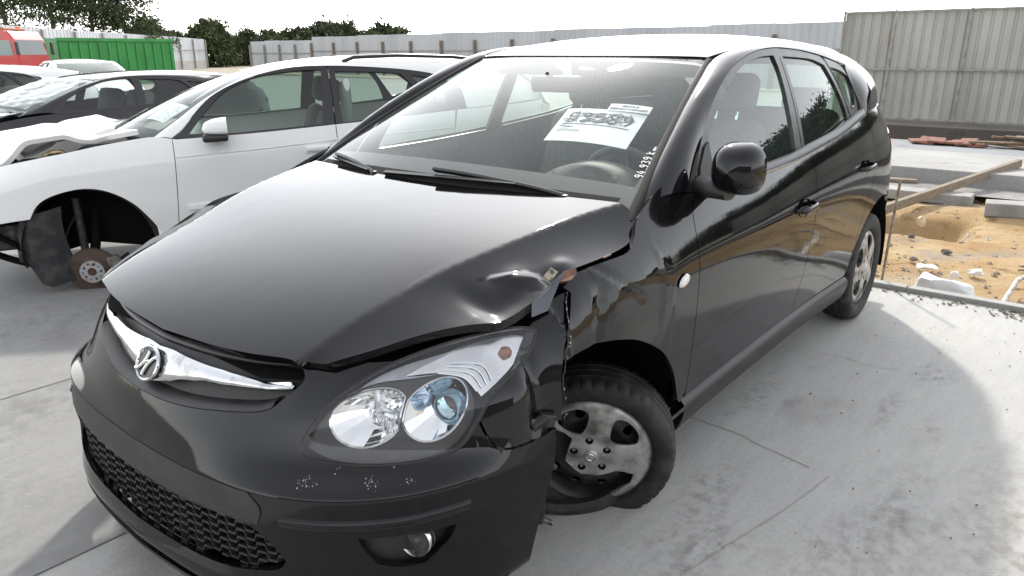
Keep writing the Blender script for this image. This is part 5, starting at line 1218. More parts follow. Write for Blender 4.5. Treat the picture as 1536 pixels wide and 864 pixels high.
def long_fence(name, label, A, B, h, nseg, pitch, m, z0=0., postm=WPOST, post_h=.0, rails=(.9,), side=1, post=True):
    A, B = Vector((*A, 0)), Vector((*B, 0)); L = (B-A).length; ang = math.atan2((B-A).y, (B-A).x); f = empty(name, A, ang); tag(f, label, 'fence')
    for i in range(nseg):
        a, b = L*i/nseg, L*(i+1)/nseg; M = Matrix.Identity(4)
        o = ribbed(a, b, z0, h, pitch, .03*side, 'sheet_panel', m, f, M)
        o.location.z = 0.02*((i*7) % 3-1)
    for i in range(nseg+1):
        a = L*i/nseg
        if post: MB().box((a, -.10*side, (h+post_h)/2), (.13,.13,h+post_h)).build('post', postm, f)
    for z in rails: MB().bar((0,-.04*side,z), (L,-.04*side,z), .06, .05).build('rail', POSTM, f)
    return f
long_fence('sheet_fence', 'long grey sheet fence with brown posts running behind the cars to the distance', (-29.0,-3.8), (-34.2,-46.0), 2.55, 14, .35, SH2, post_h=-.42, rails=(1.55,), side=-1)
long_fence('sheet_fence', 'short pale sheet fence section with dark joints left of the long post fence', (-34.4,-46.3), (-35.5,-56.0), 2.35, 4, .5, SH3, post_h=-.3, rails=(1.4,), side=-1, postm=POSTM)
long_fence('sheet_fence', 'pale sheet fence behind the green container on the far left', (-42.5,-75.5), (-11.0,-43.0), 2.85, 10, .5, SH3, z0=.45, post_h=-.1, rails=(1.7,), side=-1, postm=POSTM)
A, B = Vector((-42.5,-75.5,0)), Vector((-11,-43,0)); wl = MB().bar(A+Vector((.1,-.1,.25)), B+Vector((.1,-.1,.25)), .35, .9).build('low_wall', CONC2); thing(wl, 'low concrete wall under the far left fence', 'wall')
# ============================ other wrecked cars ============================
def squash(k, extra=None):
    def f(P):
        P = P.copy(); P[:, 2] = np.where(P[:, 2] > .98, .98+(P[:, 2]-.98)*k, P[:, 2])
        return extra(P) if extra else P
    return f
WHITEP = paint('white_car_paint', (.80,.80,.79), dust=(.45,.41,.35), amt=.09, rough=.35)
DGLASS = glass_mat('far_window_glass', (.50,.60,.55), .04, (.45,.48,.45), 1.6)
def zc(p, k=.84): p = np.array(p, float); p[:, 1] = np.where(p[:, 1] > .98, .98+(p[:, 1]-.98)/k, p[:, 1]); return p
_wb2 = natcub([0,.35,.7,1], [(-.175,0,.985),(-.205,.28,.980),(-.300,.55,.970),(-.475,.757,.952)])
_wt2 = natcub([0,.35,.7,1], [(-1.045,0,1.388),(-1.055,.20,1.388),(-1.085,.40,1.385),(-1.135,.572,1.378)])
def S_wind2(p):
    u, v = p[:, 0:1], p[:, 1]; a = np.abs(v); q = _wb2(a)*(1-u)+_wt2(a)*u+(.030*4*u*(1-u)*(1-.5*a[:, None]**2))*np.array([.42,0,.90]); q[:, 1] *= np.where(v < 0, -1, 1); return q
# ---- white hatchback next to the black one: no bumper, no lamps, no front wheel
wc_ = empty('white_hatchback', (-.638,-3.676,-.042), rot=(0, math.radians(1.861), math.radians(-30.911))); wc_.scale = (.975,)*3
tag(wc_, 'white hatchback with buckled bonnet, stripped nose and bare front hub beside the black car', 'car')
sq = squash(.84)
beltw = natcub([-.597,-.95,-1.23,-1.52,-1.83,-2.3,-3.1][::-1], [.950,.955,.964,.978,.992,1.02,1.05][::-1])
BW = lambda a, b, n=12: np.stack([np.linspace(a, b, n), beltw(np.linspace(a, b, n))], 1)
ARW = cr([(-.47,.30),(-.439,.393),(-.386,.488),(-.318,.577),(-.219,.65),(-.116,.688),(-.007,.691),(.122,.661),(.202,.613),(.252,.537)], 4)
CUTW = cr([(-.597,.954),(-.597,.827),(-.585,.68),(-.575,.576),(-.560,.446),(-.552,.30)], 4)
GFw = zc(np.concatenate([cr([(-.697,.975),(-.80,1.09),(-.934,1.212),(-1.05,1.265),(-1.168,1.301),(-1.402,1.325),(-1.565,1.328)], 4)[:-1], [(-1.565,1.328),(-1.545,1.15),(-1.525,.988),(-1.236,.975),(-.951,.965)]]))
GRw = zc(np.concatenate([cr([(-1.655,1.312),(-1.938,1.297),(-2.10,1.278)], 4)[:-1], cr([(-2.10,1.278),(-2.19,1.162),(-2.24,1.03)], 4)[:-1], [(-2.24,1.03),(-1.827,.998),(-1.655,.988)]]))
GQw = zc(np.array([(-2.17,1.268),(-2.36,1.235),(-2.46,1.16),(-2.44,1.08),(-2.32,1.05)]))
TOPw = zc(cr([(-.597,.954),(-.66,1.0),(-.78,1.125),(-.895,1.212),(-1.097,1.292),(-1.346,1.345),(-1.577,1.35),(-1.911,1.328),(-2.183,1.298),(-2.40,1.25),(-2.52,1.16),(-2.54,1.03)], 4))
wf = cr([(.60,.50),(.41,.525),(.252,.537)], 2)
fo = np.concatenate([cr([(.62,.775),(.385,.842),(.145,.888),(-.003,.910),(-.189,.940),(-.397,.966)], 4)[:-1], cr([(-.397,.966),(-.50,.972),(-.597,.954)], 3)[:-1], CUTW[:-1], ARW[:-1], wf[::-1][:-1], [(.62,.50)]])
panel('front_wing', S_side, fo, WHITEP, wc_, h=.03, gap=.002, flange=.02)
BXw = -1.60
fd = np.concatenate([CUTW[:-1], [(-.552,.30),(-1.1,.30),(BXw+.01,.305),(BXw,.6),(BXw-.005,float(beltw(-1.6)))], BW(-1.6,-.62)[1:]])
panel('front_door', S_side, fd, WHITEP, wc_, h=.035, gap=.0025, flange=.02)
rd = np.concatenate([[(BXw-.005,float(beltw(-1.6))),(BXw,.6),(BXw+.01,.305),(-2.10,.31),(-2.16,.45),(-2.25,.56),(-2.36,.70),(-2.42,.9)], BW(-2.44,-1.61)])
panel('rear_door', S_side, rd, WHITEP, wc_, h=.035, gap=.0025, flange=.02)
rq = np.concatenate([BW(-3.16,-2.45), [(-2.42,.9),(-2.36,.70),(-2.27,.56)], RA[8:], [(-3.16,.32)]])
panel('rear_quarter', S_side, rq, WHITEP, wc_, h=.05, gap=.002, flange=.02)
panel('inner_shell', S_side, np.concatenate([[(-.40,.93)], BW(-.62,-3.1), [(-3.1,.3)], RA[::-1], [(-2.24,.24),(-.52,.24),(-.50,.42),(-.42,.5)]]), DARK, wc_, h=.08, off=-.03, gap=0, flange=0)
DF2 = mat('dark_window_frame', (.020,.018,.020), .35)
oF = np.concatenate([TOPw[:27], zc(np.array([(-1.61,1.345),(-1.61,1.15)])), [(-1.60,float(beltw(-1.6)))], BW(-1.6,-.62)[1:]])
panel('front_door_frame', S_green, oF, DF2, wc_, h=.05, holes=[GFw], gap=.001, flange=.015, post=sq)
oR = np.concatenate([zc(np.array([(-1.615,1.348)])), TOPw[25:], BW(-2.54,-1.61), zc(np.array([(-1.615,1.15)]))])
panel('rear_door_frame', S_green, oR, DF2, wc_, h=.05, holes=[GRw, GQw], gap=.001, flange=.015, post=sq)
for nm, g in (('front_side_glass', GFw), ('rear_side_glass', GRw), ('quarter_glass', GQw)): panel(nm, S_green, g, DGLASS, wc_, h=.08, off=-.012, gap=-.004, flange=0, post=sq)
# far side glass seen through the cabin, plain pillars
for nm, g in (('front_side_glass', GFw), ('rear_side_glass', GRw)): panel(nm, S_green, g, DGLASS, wc_, h=.1, off=-.012, gap=-.004, flange=0, post=sq, mirror=True)
panel('far_side_frame', S_green, np.concatenate([TOPw, BW(-2.54,-.62)]), DF2, wc_, h=.08, holes=[GFw, GRw, GQw], gap=0, flange=.015, post=sq, mirror=True)
panel('far_side', S_side, np.concatenate([[(.62,.5),(.62,.78),(-.4,.966)], BW(-.6,-3.16), [(-3.16,.3)]]), WHITEP, wc_, h=.08, gap=0, flange=0, mirror=True)
# rail from A-pillar to roof
TOP3 = sq(S_green(TOPw)); TWs = sq(S_wind2(np.stack([np.linspace(0, 1, 20), np.ones(20)], 1))); TRs = sq(TRF.copy())
Aw = np.concatenate([TWs, TRs]); xs = np.concatenate([np.linspace(-.475,-1.12,25), np.linspace(-1.15,-2.95,30)])
a = Aw[[np.argmin(np.abs(Aw[:, 0]-x)) for x in xs]]; Bw = np.concatenate([TOP3[:44], sq(S_green(zc(cr([(-2.45,1.20),(-2.62,1.16),(-2.85,1.10)], 6))))])
xb = np.interp(xs, [-2.95,-2.44,-1.5,-1.11,-.8,-.475], [-2.80,-2.38,-1.50,-1.14,-.87,-.597]); b = Bw[[np.argmin(np.abs(Bw[:, 0]-x)) for x in xb]]
def smc(c):
    c = c.copy()
    for _ in range(4): c[1:-1] = (c[:-2]+2*c[1:-1]+c[2:])/4
    return c
a, b = smc(a), smc(b); nrm = np.cross(b-a, np.gradient(a, axis=0)); nrm /= np.linalg.norm(nrm, axis=1)[:, None]; nrm *= np.where((nrm*[0,1,.6]).sum(1) < 0, -1, 1)[:, None]; wd = np.linalg.norm(a-b, axis=1)[:, None]
for mi in (False, True): strip('body_pillar_rail', [a, a*.7+b*.3+nrm*wd*.12, a*.3+b*.7+nrm*wd*.12, b+nrm*.004], WHITEP, wc_, nu=90, nv=10, mirror=mi)
dq = zc(np.array([(-2.38,1.245),(-2.52,1.16),(-2.54,1.03),(-3.2,1.05),(-3.15,1.14),(-3.0,1.24),(-2.7,1.29)]))
for mi in (False, True): panel('rear_pillar', S_green, dq, WHITEP, wc_, h=.06, off=.002, gap=0, flange=.01, post=sq, mirror=mi)
panel('roof', S_roof, ro*[1,1.005], WHITEP, wc_, h=.06, gap=.001, flange=.02, post=sq)
panel('headliner', S_roof, ro*[1,.97]-[.03,0], HEADL, wc_, h=.12, off=-.035, gap=0, flange=0, post=sq)
panel('windscreen', S_wind2, wo, glass_mat('dusty_windscreen', (.86,.91,.88), .10, (.50,.56,.52), 1.38), wc_, h=.06, hp=(.07,.1), gap=0, flange=.005, post=sq)
panel('windscreen_border', S_wind2, wo, FRIT, wc_, h=.04, hp=(.04,.06), holes=[wi], off=-.005, gap=0, flange=0, post=sq)
strip('tailgate', [sq(cr(full(r), 5)) for r in RN], WHITEP, wc_, nu=30, nv=14)
strip('rear_window', [sq(cr(full(r), 5)) for r in RG], DGLASS, wc_, nu=30, nv=8)
for sg in (1, -1):
    mb = MB(); mb.tube(sq(np.array([(x, yT(x)*sg, roof_z(np.array([x]), np.array([.60]))[0]+h) for x, h in ((-1.72,.005),(-1.80,.035),(-2.1,.042),(-2.5,.042),(-2.72,.035),(-2.82,.004))])), .013, 8); mb.build('roof_rail', TRIM, wc_, True)
# buckled bonnet
def tent(P):
    P = P.copy(); x, y = P[:, 0], P[:, 1]; t = np.clip((x+.06)/.48, 0, 1.45)
    k = .15*t*(1-np.clip(np.abs(y-.05)/.80, 0, 1)**1.3)+.045*t
    k = k-.05*np.clip((x-.28)/.2, 0, 1.5)*(1+.4*np.sin(y*7))-.10*np.maximum(0, t-.75)*np.clip((y-.1)/.5, 0, 1)
    k = k+.006*np.sin(x*13+y*5)*np.clip(t, 0, 1)-.12*np.maximum(0, np.abs(x-.18)-.10)*.35*np.clip(t,0,1); e_ = np.clip((np.abs(y)-.35)/.3, 0, 1); sm_ = lambda v: np.clip(v, 0, 1)**2*(3-2*np.clip(v, 0, 1)); P[:, 2] += k*.92+.07*e_*sm_((x+.16)/.2)*(1-sm_((x-.22)/.22)); P[:, 0] -= .04*t; return P
ho2 = np.concatenate([cr([(-.40,.69),(-.2,.70),(0,.70),(.2,.695),(.42,.66),(.60,.58)], 5)[:-1], cr([(.60,.58),(.66,.3),(.68,0),(.66,-.3),(.60,-.58)], 5)[:-1], cr([(.60,-.58),(.42,-.66),(.2,-.695),(0,-.70),(-.40,-.69)], 5)[:-1], cr([(-.40,-.69),(-.25,-.45),(-.18,-.2),(-.165,0),(-.18,.2),(-.25,.45),(-.40,.69)], 5)[:-1]])
bo = panel('bonnet', S_hood, ho2, WHITEP, wc_, h=.025, gap=0, flange=.03, post=tent); tag(bo, 'white bonnet bent up into a ridge')
mb = MB(); mb.box((.18,0,.55), (.80,1.10,.40)); mb.box((-.1,0,.72), (.5,1.2,.2)); mb.build('engine', DARK, wc_, bevel=.04)
strip('inner_wing', [[(.62,.66,.74),(.2,.74,.84),(-.35,.74,.93)], [(.62,.50,.52),(.2,.56,.60),(-.35,.60,.62)]], DARK, wc_, centre=np.array([0,-2,.5]))
MB().tube(cr([(.16,.64,.865),(.12,.66,.895),(.06,.65,.90),(.03,.64,.875),(-.02,.66,.885)], 6), .016, 10).build('brass_hose', noisy(mat('brassy_pipe', (.52,.40,.20), .35, .6), (.25,.2,.12), 30), wc_, True)
MB().tube(cr([(-.10,.66,.90),(-.14,.65,.915),(-.20,.66,.905)], 6), .012, 8).build('pipe_clip', GREY, wc_, True)
# stripped nose: beam, dark bracketry, hanging liner
mb = MB(); mb.box((.52,.42,.54), (.16,.55,.10)); mb.box((.45,.62,.40), (.34,.10,.16)); mb.box((.60,.3,.36), (.1,.7,.12)); mb.box((.30,.60,.30), (.22,.14,.14)); mb.build('front_frame', noisy(mat('grimy_metal', (.030,.028,.026), .6, .2), (.15,.13,.11), 18, .52, .72), wc_, bevel=.012)
mb = MB(); mb.tube(cr([(.62,.60,.46),(.48,.70,.42),(.36,.72,.33),(.30,.70,.22)], 5), .018, 8); mb.tube(cr([(.62,.5,.30),(.45,.6,.24),(.3,.66,.20)], 5), .022, 8); mb.build('hanging_wires', DARK, wc_, True)
lin = []
for t in np.linspace(0, 1, 9):
    w = .13-.075*abs(t-.45)**1.5; x = .20+.03*math.sin(4*t); z = .56-.46*t
    lin.append([(x+w, .80-.02*math.sin(5*t), z+.02), (x+.4*w, .845+.01*math.sin(9*t), z), (x-.3*w, .835, z+.015), (x-w, .79+.02*math.sin(6*t), z+.03), (x-.3*w, .825, z+.01), (x+.4*w, .832, z-.005)])
MB().loft(lin).build('loose_liner', noisy(mat('felt_liner', (.030,.030,.032), .95), (.07,.068,.065), 12, .45, .7), wc_, True, sharp=60)
for cx, r in ((-.03,.375), (-2.64,.385)):
    a_ = np.radians(np.linspace(-12, 192, 24)); cv = lambda y, q=1.: np.stack([cx+r*q*np.cos(a_), np.full(24, y), .31+r*q*np.sin(a_)], 1)
    strip('wheel_house', [cv(.84), cv(.60)], noisy(mat('dirty_arch', (.020,.019,.018), .9), (.07,.06,.05), 8, .5, .7), wc_, nu=24, nv=4, centre=np.array([cx,.7,5.]))
    MB().loft([cv(.61), cv(.61,.02)], closed=False, caps=False).build('wheel_house_back', DARK, wc_)
hb = empty('front_hub'); hb.parent = wc_; hb.matrix_local = frame((-.01,.80,.165), (.10,1,-.03))
MB().lathe([(.066,.012),(.075,.006),(.144,.006),(.146,.002),(.146,-.016),(.144,-.02),(.07,-.02)], 48).build('brake_disc', noisy(mat('rusty_disc', (.10,.068,.052), .62, .3), (.06,.042,.032), 14, .4, .65), hb, True)
t = np.linspace(0, 2*np.pi, 33)[:-1]; hs = []
for k in range(5):
    for rr_, da, q in ((.050,0,.0085), (.052,.63,.006)):
        a_ = 2*math.pi*k/5+da; u_ = np.linspace(0, 2*np.pi, 11)[:-1]; hs.append(np.stack([rr_*math.cos(a_)+q*np.cos(u_), rr_*math.sin(a_)+q*np.sin(u_)], 1))
hs.append(np.stack([.026*np.cos(t), .026*np.sin(t)], 1))
panel('hub_face', lambda p: np.stack([p[:, 0], p[:, 1], np.full(len(p), .030)], 1), np.stack([.072*np.cos(t), .072*np.sin(t)], 1), noisy(mat('bare_aluminium', (.62,.62,.61), .38, .8), (.42,.38,.33), 30, .5, .7), hb, h=.012, holes=hs, gap=0, flange=.016, centre=np.array([0,0,-1.]))
MB().lathe([(0,.020),(.018,.018),(.024,.012),(.025,-.01)], 20).build('hub_nut', RUST, hb, True)
rbox('brake_caliper', (.07,.13,.06), .015, noisy(mat('caliper', (.20,.19,.17), .6, .4), (.10,.08,.06), 30), hb, (.135,.02,-.005), (0,0,.2))
mb = MB(); mb.tube([(0,0,-.03),(.02,.18,-.12),(.03,.36,-.2)], .03, 10); mb.tube([(0,-.05,-.05),(0,-.08,-.4)], .022, 8); mb.build('strut', DARK, hb, True)
GM = noisy(mat('greasy_strut', (.03,.028,.027), .6, .4), (.09,.075,.06), 25, .5, .7)
mb = MB(); mb.tube(cr([(.02,.745,.20),(.02,.74,.36),(.02,.72,.62)], 4), .024, 10); mb.build('damper', GM, wc_, True)
MB().tube(cr([(-.02,.74,.14),(-.10,.66,.15),(-.20,.60,.20)], 4), .018, 8).build('control_arm', GM, wc_, True)
MB().tube(cr([(.10,.78,.20),(.14,.74,.30),(.10,.70,.42),(.05,.66,.5)], 5), .007, 6).build('brake_hose', RUB, wc_, True)
MB().tube(cr([(.0,.70,.10),(-.03,.62,.13),(-.05,.5,.18)], 4), .015, 8).build('drive_shaft', GM, wc_, True)
mw = empty('door_mirror'); mw.parent = wc_
cM = (-.86,.965,1.005); rings = []
for t_ in np.linspace(0, 1, 10):
    k = math.sin(math.acos(1-t_))**.7; rings.append([(cM[0]+.08-.15*t_, cM[1]+.105*k*np.sign(math.cos(b_))*abs(math.cos(b_))**.7, cM[2]+.072*k*np.sign(math.sin(b_))*abs(math.sin(b_))**.8*(1 if math.sin(b_) > 0 else .45)) for b_ in np.linspace(0, 2*math.pi, 25)[:-1]])
MB().loft(rings).build('cap', WHITEP, mw, True, sharp=50)
rbox('lower_case', (.15,.20,.045), .018, TRIM, mw, (cM[0]+.005,cM[1]-.005,cM[2]-.045))
MB().box((cM[0],.86,cM[2]-.05), (.09,.14,.04)).build('arm', TRIM, mw, bevel=.012)
hd = empty('door_handle'); hd.parent = wc_
yh = float(side_y(np.array([-1.47]), np.array([.835]))[0])
rbox('handle_plate', (.165,.016,.050), .007, WHITEP, hd, (-1.47,yh+.004,.835))
rbox('handle_bar', (.150,.022,.030), .009, WHITEP, hd, (-1.47,yh+.022,.838))
MB().lathe([(0,.004),(.006,.003),(.007,0)], 10, Matrix.Translation((-1.538,yh+.034,.840)) @ Matrix.Rotation(-math.pi/2, 4, 'X')).build('key_hole', DARK, hd)
ys = float(side_y(np.array([-.85]), np.array([.525]))[0]); rbox('rubbing_strip', (.86,.016,.040), .006, WHITEP, wc_, (-1.06,ys+.006,.525))
xs = np.linspace(-.60,-2.40,30); zcr = np.interp(-xs, [.6,1.15,1.6,2.4], [.842,.861,.885,.91])
strip('body_crease', [np.stack([xs, side_y(xs, zcr)+.001, zcr+.006], 1), np.stack([xs, side_y(xs, zcr)+.0055, zcr], 1), np.stack([xs, side_y(xs, zcr)-.0015, zcr-.012], 1)], WHITEP, wc_, nu=30, nv=5)
for y in (.37,-.37):
    s = empty('front_seat'); s.parent = wc_
    rbox('backrest', (.15,.46,.58), .06, FABRIC, s, (-1.55,y,.76), (0,math.radians(-17),0), taper=(.8,.82)); rbox('headrest', (.11,.25,.19), .05, FABRIC, s, (-1.66,y,1.16), (0,math.radians(-12),0)); rbox('cushion', (.5,.46,.15), .05, FABRIC, s, (-1.25,y,.45))
rbox('rear_backrest', (.15,1.15,.52), .06, FABRIC, wc_, (-2.45,0,.78), (0,math.radians(-20),0))
for y in (-.38,.38): rbox('rear_headrest', (.09,.24,.14), .04, FABRIC, wc_, (-2.56,y,1.08))
rbox('dashboard', (.45,1.35,.22), .08, DASH, wc_, (-.52,0,.86))
rbox('hanging_bag', (.05,.26,.34), .024, mat('clear_plastic_sheet', (.42,.46,.43), .3), wc_, (-1.72,.62,1.08), (.15,0,0))

# ---- simpler wrecks farther back
def simple_car(name, label, pm, loc, yaw, k, sc=1., glass=DGLASS, bonnet=True, screen=True, pit=0.):
    c = empty(name, loc, rot=(0, pit, yaw)); c.scale = (sc,)*3; tag(c, label, 'car'); s_ = squash(k)
    body = np.concatenate([cr([(.62,.775),(.385,.835),(.145,.888),(-.003,.910),(-.189,.940),(-.397,.966)], 3)[:-1], BL(-.5,-3.16), [(-3.16,.32)], RA[::-1], [(-2.24,.22),(-.45,.22)], ARW, [(.62,.50)]])
    frm = np.concatenate([GAPL, BL(-2.43,-.60)])
    for mi in (False, True):
        panel('body_side', S_side, body, pm, c, h=.07, gap=0, flange=.01, mirror=mi)
        panel('window_frame', S_green, frm, DF2, c, h=.07, holes=[GF, GR, GQ], gap=0, flange=.012, post=s_, mirror=mi)
        for nm, g_ in (('front_side_glass', GF), ('rear_side_glass', GR), ('quarter_glass', GQ)): panel(nm, S_green, g_, glass, c, h=.12, off=-.012, gap=-.003, flange=0, post=s_, mirror=mi)
        A_ = np.concatenate([s_(TW.copy()), s_(TRF.copy())]); xs = np.concatenate([np.linspace(-.29,-1.1,20), np.linspace(-1.15,-2.95,24)])
        a_ = smc(A_[[np.argmin(np.abs(A_[:, 0]-x)) for x in xs]]); G3 = s_(S_green(np.concatenate([GAPL[:56], BL(-2.45,-2.9)]))); xb = np.interp(xs, [-2.95,-2.44,-1.5,-1.11,-.7,-.29], [-2.78,-2.40,-1.50,-1.16,-.86,-.55]); b_ = smc(G3[[np.argmin(np.abs(G3[:, 0]-x)) for x in xb]])
        strip('body_pillar_rail', [a_, (a_+b_)/2+[0,.012,.010], b_+[0,.003,.003]], pm, c, nu=60, nv=6, mirror=mi)
        panel('rear_pillar', S_green, np.concatenate([[(-2.30,1.350),(-2.44,1.30),(-2.46,1.17),(-2.42,1.095)], BL(-2.42,-3.2), [(-3.1,1.27),(-2.98,1.345),(-2.6,1.385)]]), pm, c, h=.1, off=.002, gap=0, flange=0, post=s_, mirror=mi)
    panel('roof', S_roof, ro, pm, c, h=.09, gap=0, flange=.02, post=s_)
    if bonnet: panel('bonnet', S_hood, ho2, pm, c, h=.07, gap=0, flange=.02)
    if screen: panel('windscreen', S_wind, wo, glass_mat('far_windscreen', (.62,.70,.66), .25, (.60,.62,.58), 1.7), c, h=.1, hp=(.1,.15), gap=0, flange=0, post=s_)
    strip('tailgate', [s_(cr(full(r), 4)) for r in RN], pm, c, nu=20, nv=10); strip('rear_window', [s_(cr(full(r), 4)) for r in RG], glass, c, nu=20, nv=6)
    for y in (.37,-.37): rbox('seat', (.16,.44,.8), .06, FABRIC, c, (-1.6,y,.78), (0,math.radians(-16),0), seg=2)
    MB().box((-1.2,0,.5), (3.6,1.3,.45)).build('cabin_floor', DARK, c)
    return c
dkp = paint('navy_car_paint', (.016,.016,.022), amt=.06)
c2 = simple_car('dark_sedan', 'dark car with a shattered windscreen behind the white hatchback', dkp, (-1.0,-7.6,-.17), 0, .78, glass=glass_mat('clear_window', (.80,.86,.83), .04, (.6,.6,.6), 1.6))
# shattered, sagging sheet of glass and a wiper on it
def sag(P):
    P = squash(.78)(P); P[:, 2] += -.05*np.exp(-((P[:, 0]+.75)/.2)**2-((P[:, 1]-.3)/.22)**2)+.006*np.sin(P[:, 0]*31)*np.sin(P[:, 1]*27); return P
panel('cracked_film', S_wind, wi, glass_mat('crazed_glass', (.60,.66,.63), .30, (.50,.54,.52), 1.6, .25), c2, h=.05, hp=(.06,.08), off=.02, gap=0, flange=0, post=sag)
MB().bar((-.26,.55,1.00), (-.42,-.35,1.07), .02, .015).build('wiper', TRIM, c2)
c3 = simple_car('white_estate', 'white car with dark windows at the far left edge behind the dark car', WHITEP, (-.15,-10.5,-.17), 0, .88)
p_ = (-.2,-9.9)
c4 = simple_car('silver_hatchback', 'silver car facing the camera in front of the green container', noisy(mat('silver_paint', (.50,.51,.52), .3, .5, .8), (.42,.42,.42), 6), (-5.8,-15.6,-.15), 1.37, .88)

# ---- red lorry cab and green container
RED2 = noisy(mat('red_lorry_paint', (.50,.022,.020), .35, 0, .6), (.36,.03,.028), 3, .45, .7)
lr = empty('red_lorry', (-11.35,-34.4,-.16), math.radians(128)); lr.scale = (.86,.86,.86); tag(lr, 'red lorry cab with an orange roof beacon at the far left edge', 'lorry')
cab = [[(x, y, z) for x, z in ((0,.9),(0,1.75),(-.10,2.45),(-.35,2.82),(-1.95,2.86),(-2.05,.9))] for y in (-1.2, 1.2)]
MB().loft(cab).build('cab', RED2, lr, bevel=.07)
MB().loft([[(.012,y,1.75),(-.085,y,2.42),(-.075,y,2.42),(.022,y,1.75)] for y in (-1.05,1.05)]).build('windscreen', mat('dark_lorry_glass', (.05,.06,.06), .05), lr)
for y in (-1.205,1.205): 
    MB().loft([[(-.22,y+d,1.72),(-.30,y+d,2.40),(-1.15,y+d,2.42),(-1.15,y+d,1.72)] for d in (-.012,.012)]).build('side_window', mat('lorry_side_glass', (.20,.26,.25), .06), lr)
    MB().loft([[(.16,y*1.13+d,1.75),(.16,y*1.13+d,2.35),(.05,y*1.13+d,2.35),(.05,y*1.13+d,1.75)] for d in (-.08,.08)]).build('mirror', TRIM, lr, bevel=.03)
MB().lathe([(0,.22),(.10,.20),(.13,.05),(.14,0)], 16, Matrix.Translation((-.9,.5,2.86))).build('beacon', mat('orange_beacon', (.55,.14,.02), .3), lr, True)
MB().box((-.9,0,2.92), (.30,1.6,.10)).build('beacon_bar', mat('orange_bar', (.40,.10,.03), .5), lr, bevel=.02)
MB().loft([[(x, y, z) for x, z in ((.02,.45),(.02,.92),(-5.5,.92),(-5.5,.6),(-2,.45))] for y in (-1.1,1.1)]).build('chassis', DARK, lr)
for x in (-.9,-4.4):
    for y in (-1.0,1.0): MB().lathe([(0,.0),(.28,.02),(.30,.12),(.50,.12),(.50,-.16),(.3,-.16)], 24, Matrix.Translation((x,y,.66)) @ Matrix.Rotation(math.copysign(math.pi/2,-y), 4, 'X')).build('wheel', RUB, lr, True)
GRN = noisy(mat('green_container_paint', (.030,.25,.045), .45), (.022,.19,.035), 1.5, .4, .65)
gc = empty('green_container', (-15.75,-37.4,-.16), math.radians(177.5)); tag(gc, 'bright green ribbed steel container in front of the far left fence', 'container')
L_, W_, H_ = 5.3, 2.2, 2.05
for y in (-W_/2, W_/2): MB().box((0,y,H_/2+.15), (L_,.06,H_)).build('side_wall', GRN, gc)
for x in (-L_/2+.03, L_/2-.03): MB().box((x,0,H_/2+.15), (.06,W_-.07,H_)).build('end_wall', GRN, gc)
MB().box((0,0,.20), (L_-.1,W_-.1,.1)).build('floor', GRN, gc)
for y in (-W_/2-.07, W_/2+.07):
    for i in range(13): MB().box((-L_/2+.12+i*(L_-.24)/12,y,H_/2+.10), (.10,.08,H_-.22), None).build('rib', GRN, gc)
    MB().box((0,y,H_+.12), (L_+.05,.14,.14)).build('top_rail', GRN, gc)

# ============================ trees ============================
LEAF = []
for i, (a, b) in enumerate((((.040,.060,.026),(.075,.095,.040)), ((.050,.070,.030),(.085,.105,.050)), ((.032,.046,.022),(.060,.075,.035)))):
    m = mat('needles_%d' % i, a, .75, spec=.2); noisy(m, b, .8, .35, .65, 3); LEAF.append(m)
BARK = noisy(mat('pine_bark', (.12,.085,.06), .95), (.07,.05,.04), 10, .4, .6)
def crown_mesh(seed, h, r, n_clump, per, base=.35, leaf=.16, flat=.7):
    rr = np.random.RandomState(seed); V = []; F = []; tips = []
    for c in range(n_clump):
        t = rr.beta(1.5, 1.3); z = h*(base+(1-base)*t); R = r*(1-.75*t**1.6)*(.5+.6*rr.rand()); a = rr.rand()*6.28
        c0 = np.array([R*math.cos(a), R*math.sin(a), z+.2*rr.randn()]); tips.append(c0); s = r*(.15+.16*rr.rand())
        q = rr.randn(per, 3)*[s, s, s*flat*.6]; q = c0+q
        d = rr.randn(per, 3); d[:, 2] += .6; d /= np.linalg.norm(d, axis=1)[:, None]; e = np.cross(d, rr.randn(per, 3)); e /= np.linalg.norm(e, axis=1)[:, None]+1e-9
        L = leaf*(.6+.8*rr.rand(per, 1)); n0 = len(V)
        V += list(np.stack([q-e*L*.35, q+d*L*1.3, q+e*L*.35, q-d*L*.5], 1).reshape(-1, 3)); F += [(n0+4*i, n0+4*i+1, n0+4*i+2, n0+4*i+3) for i in range(per)]
    return V, F, tips
def make_tree(name, label, seed, loc, h, r, nc, per, lm, base, leaf, group, flat=.7):
    t = empty(name, loc); tag(t, label, 'tree', group); V, F, tips = crown_mesh(seed, h, r, nc, per, base, leaf, flat)
    put('crown', V, F, lm, t, False); mb = MB(); rr = random.Random(seed)
    mb.tube(cr([(0,0,-.2),(.1*rr.uniform(-1,1),.1,h*.35),(.2*rr.uniform(-1,1),-.1,h*.65),(.1,.05,h*.95)], 4), [h*.022*(1-.8*i/12) for i in range(13)], 8)
    for tp in tips[::max(1, len(tips)//14)]:
        z0 = max(h*.25, tp[2]-.25*r); mb.tube([(0,0,z0), (tp[0]*.5,tp[1]*.5,(z0+tp[2])/2+.1), tuple(tp)], [h*.008,h*.005,h*.002], 5)
    mb.build('trunk', BARK, t, True); return t
G1 = 'tall pines at the far left'
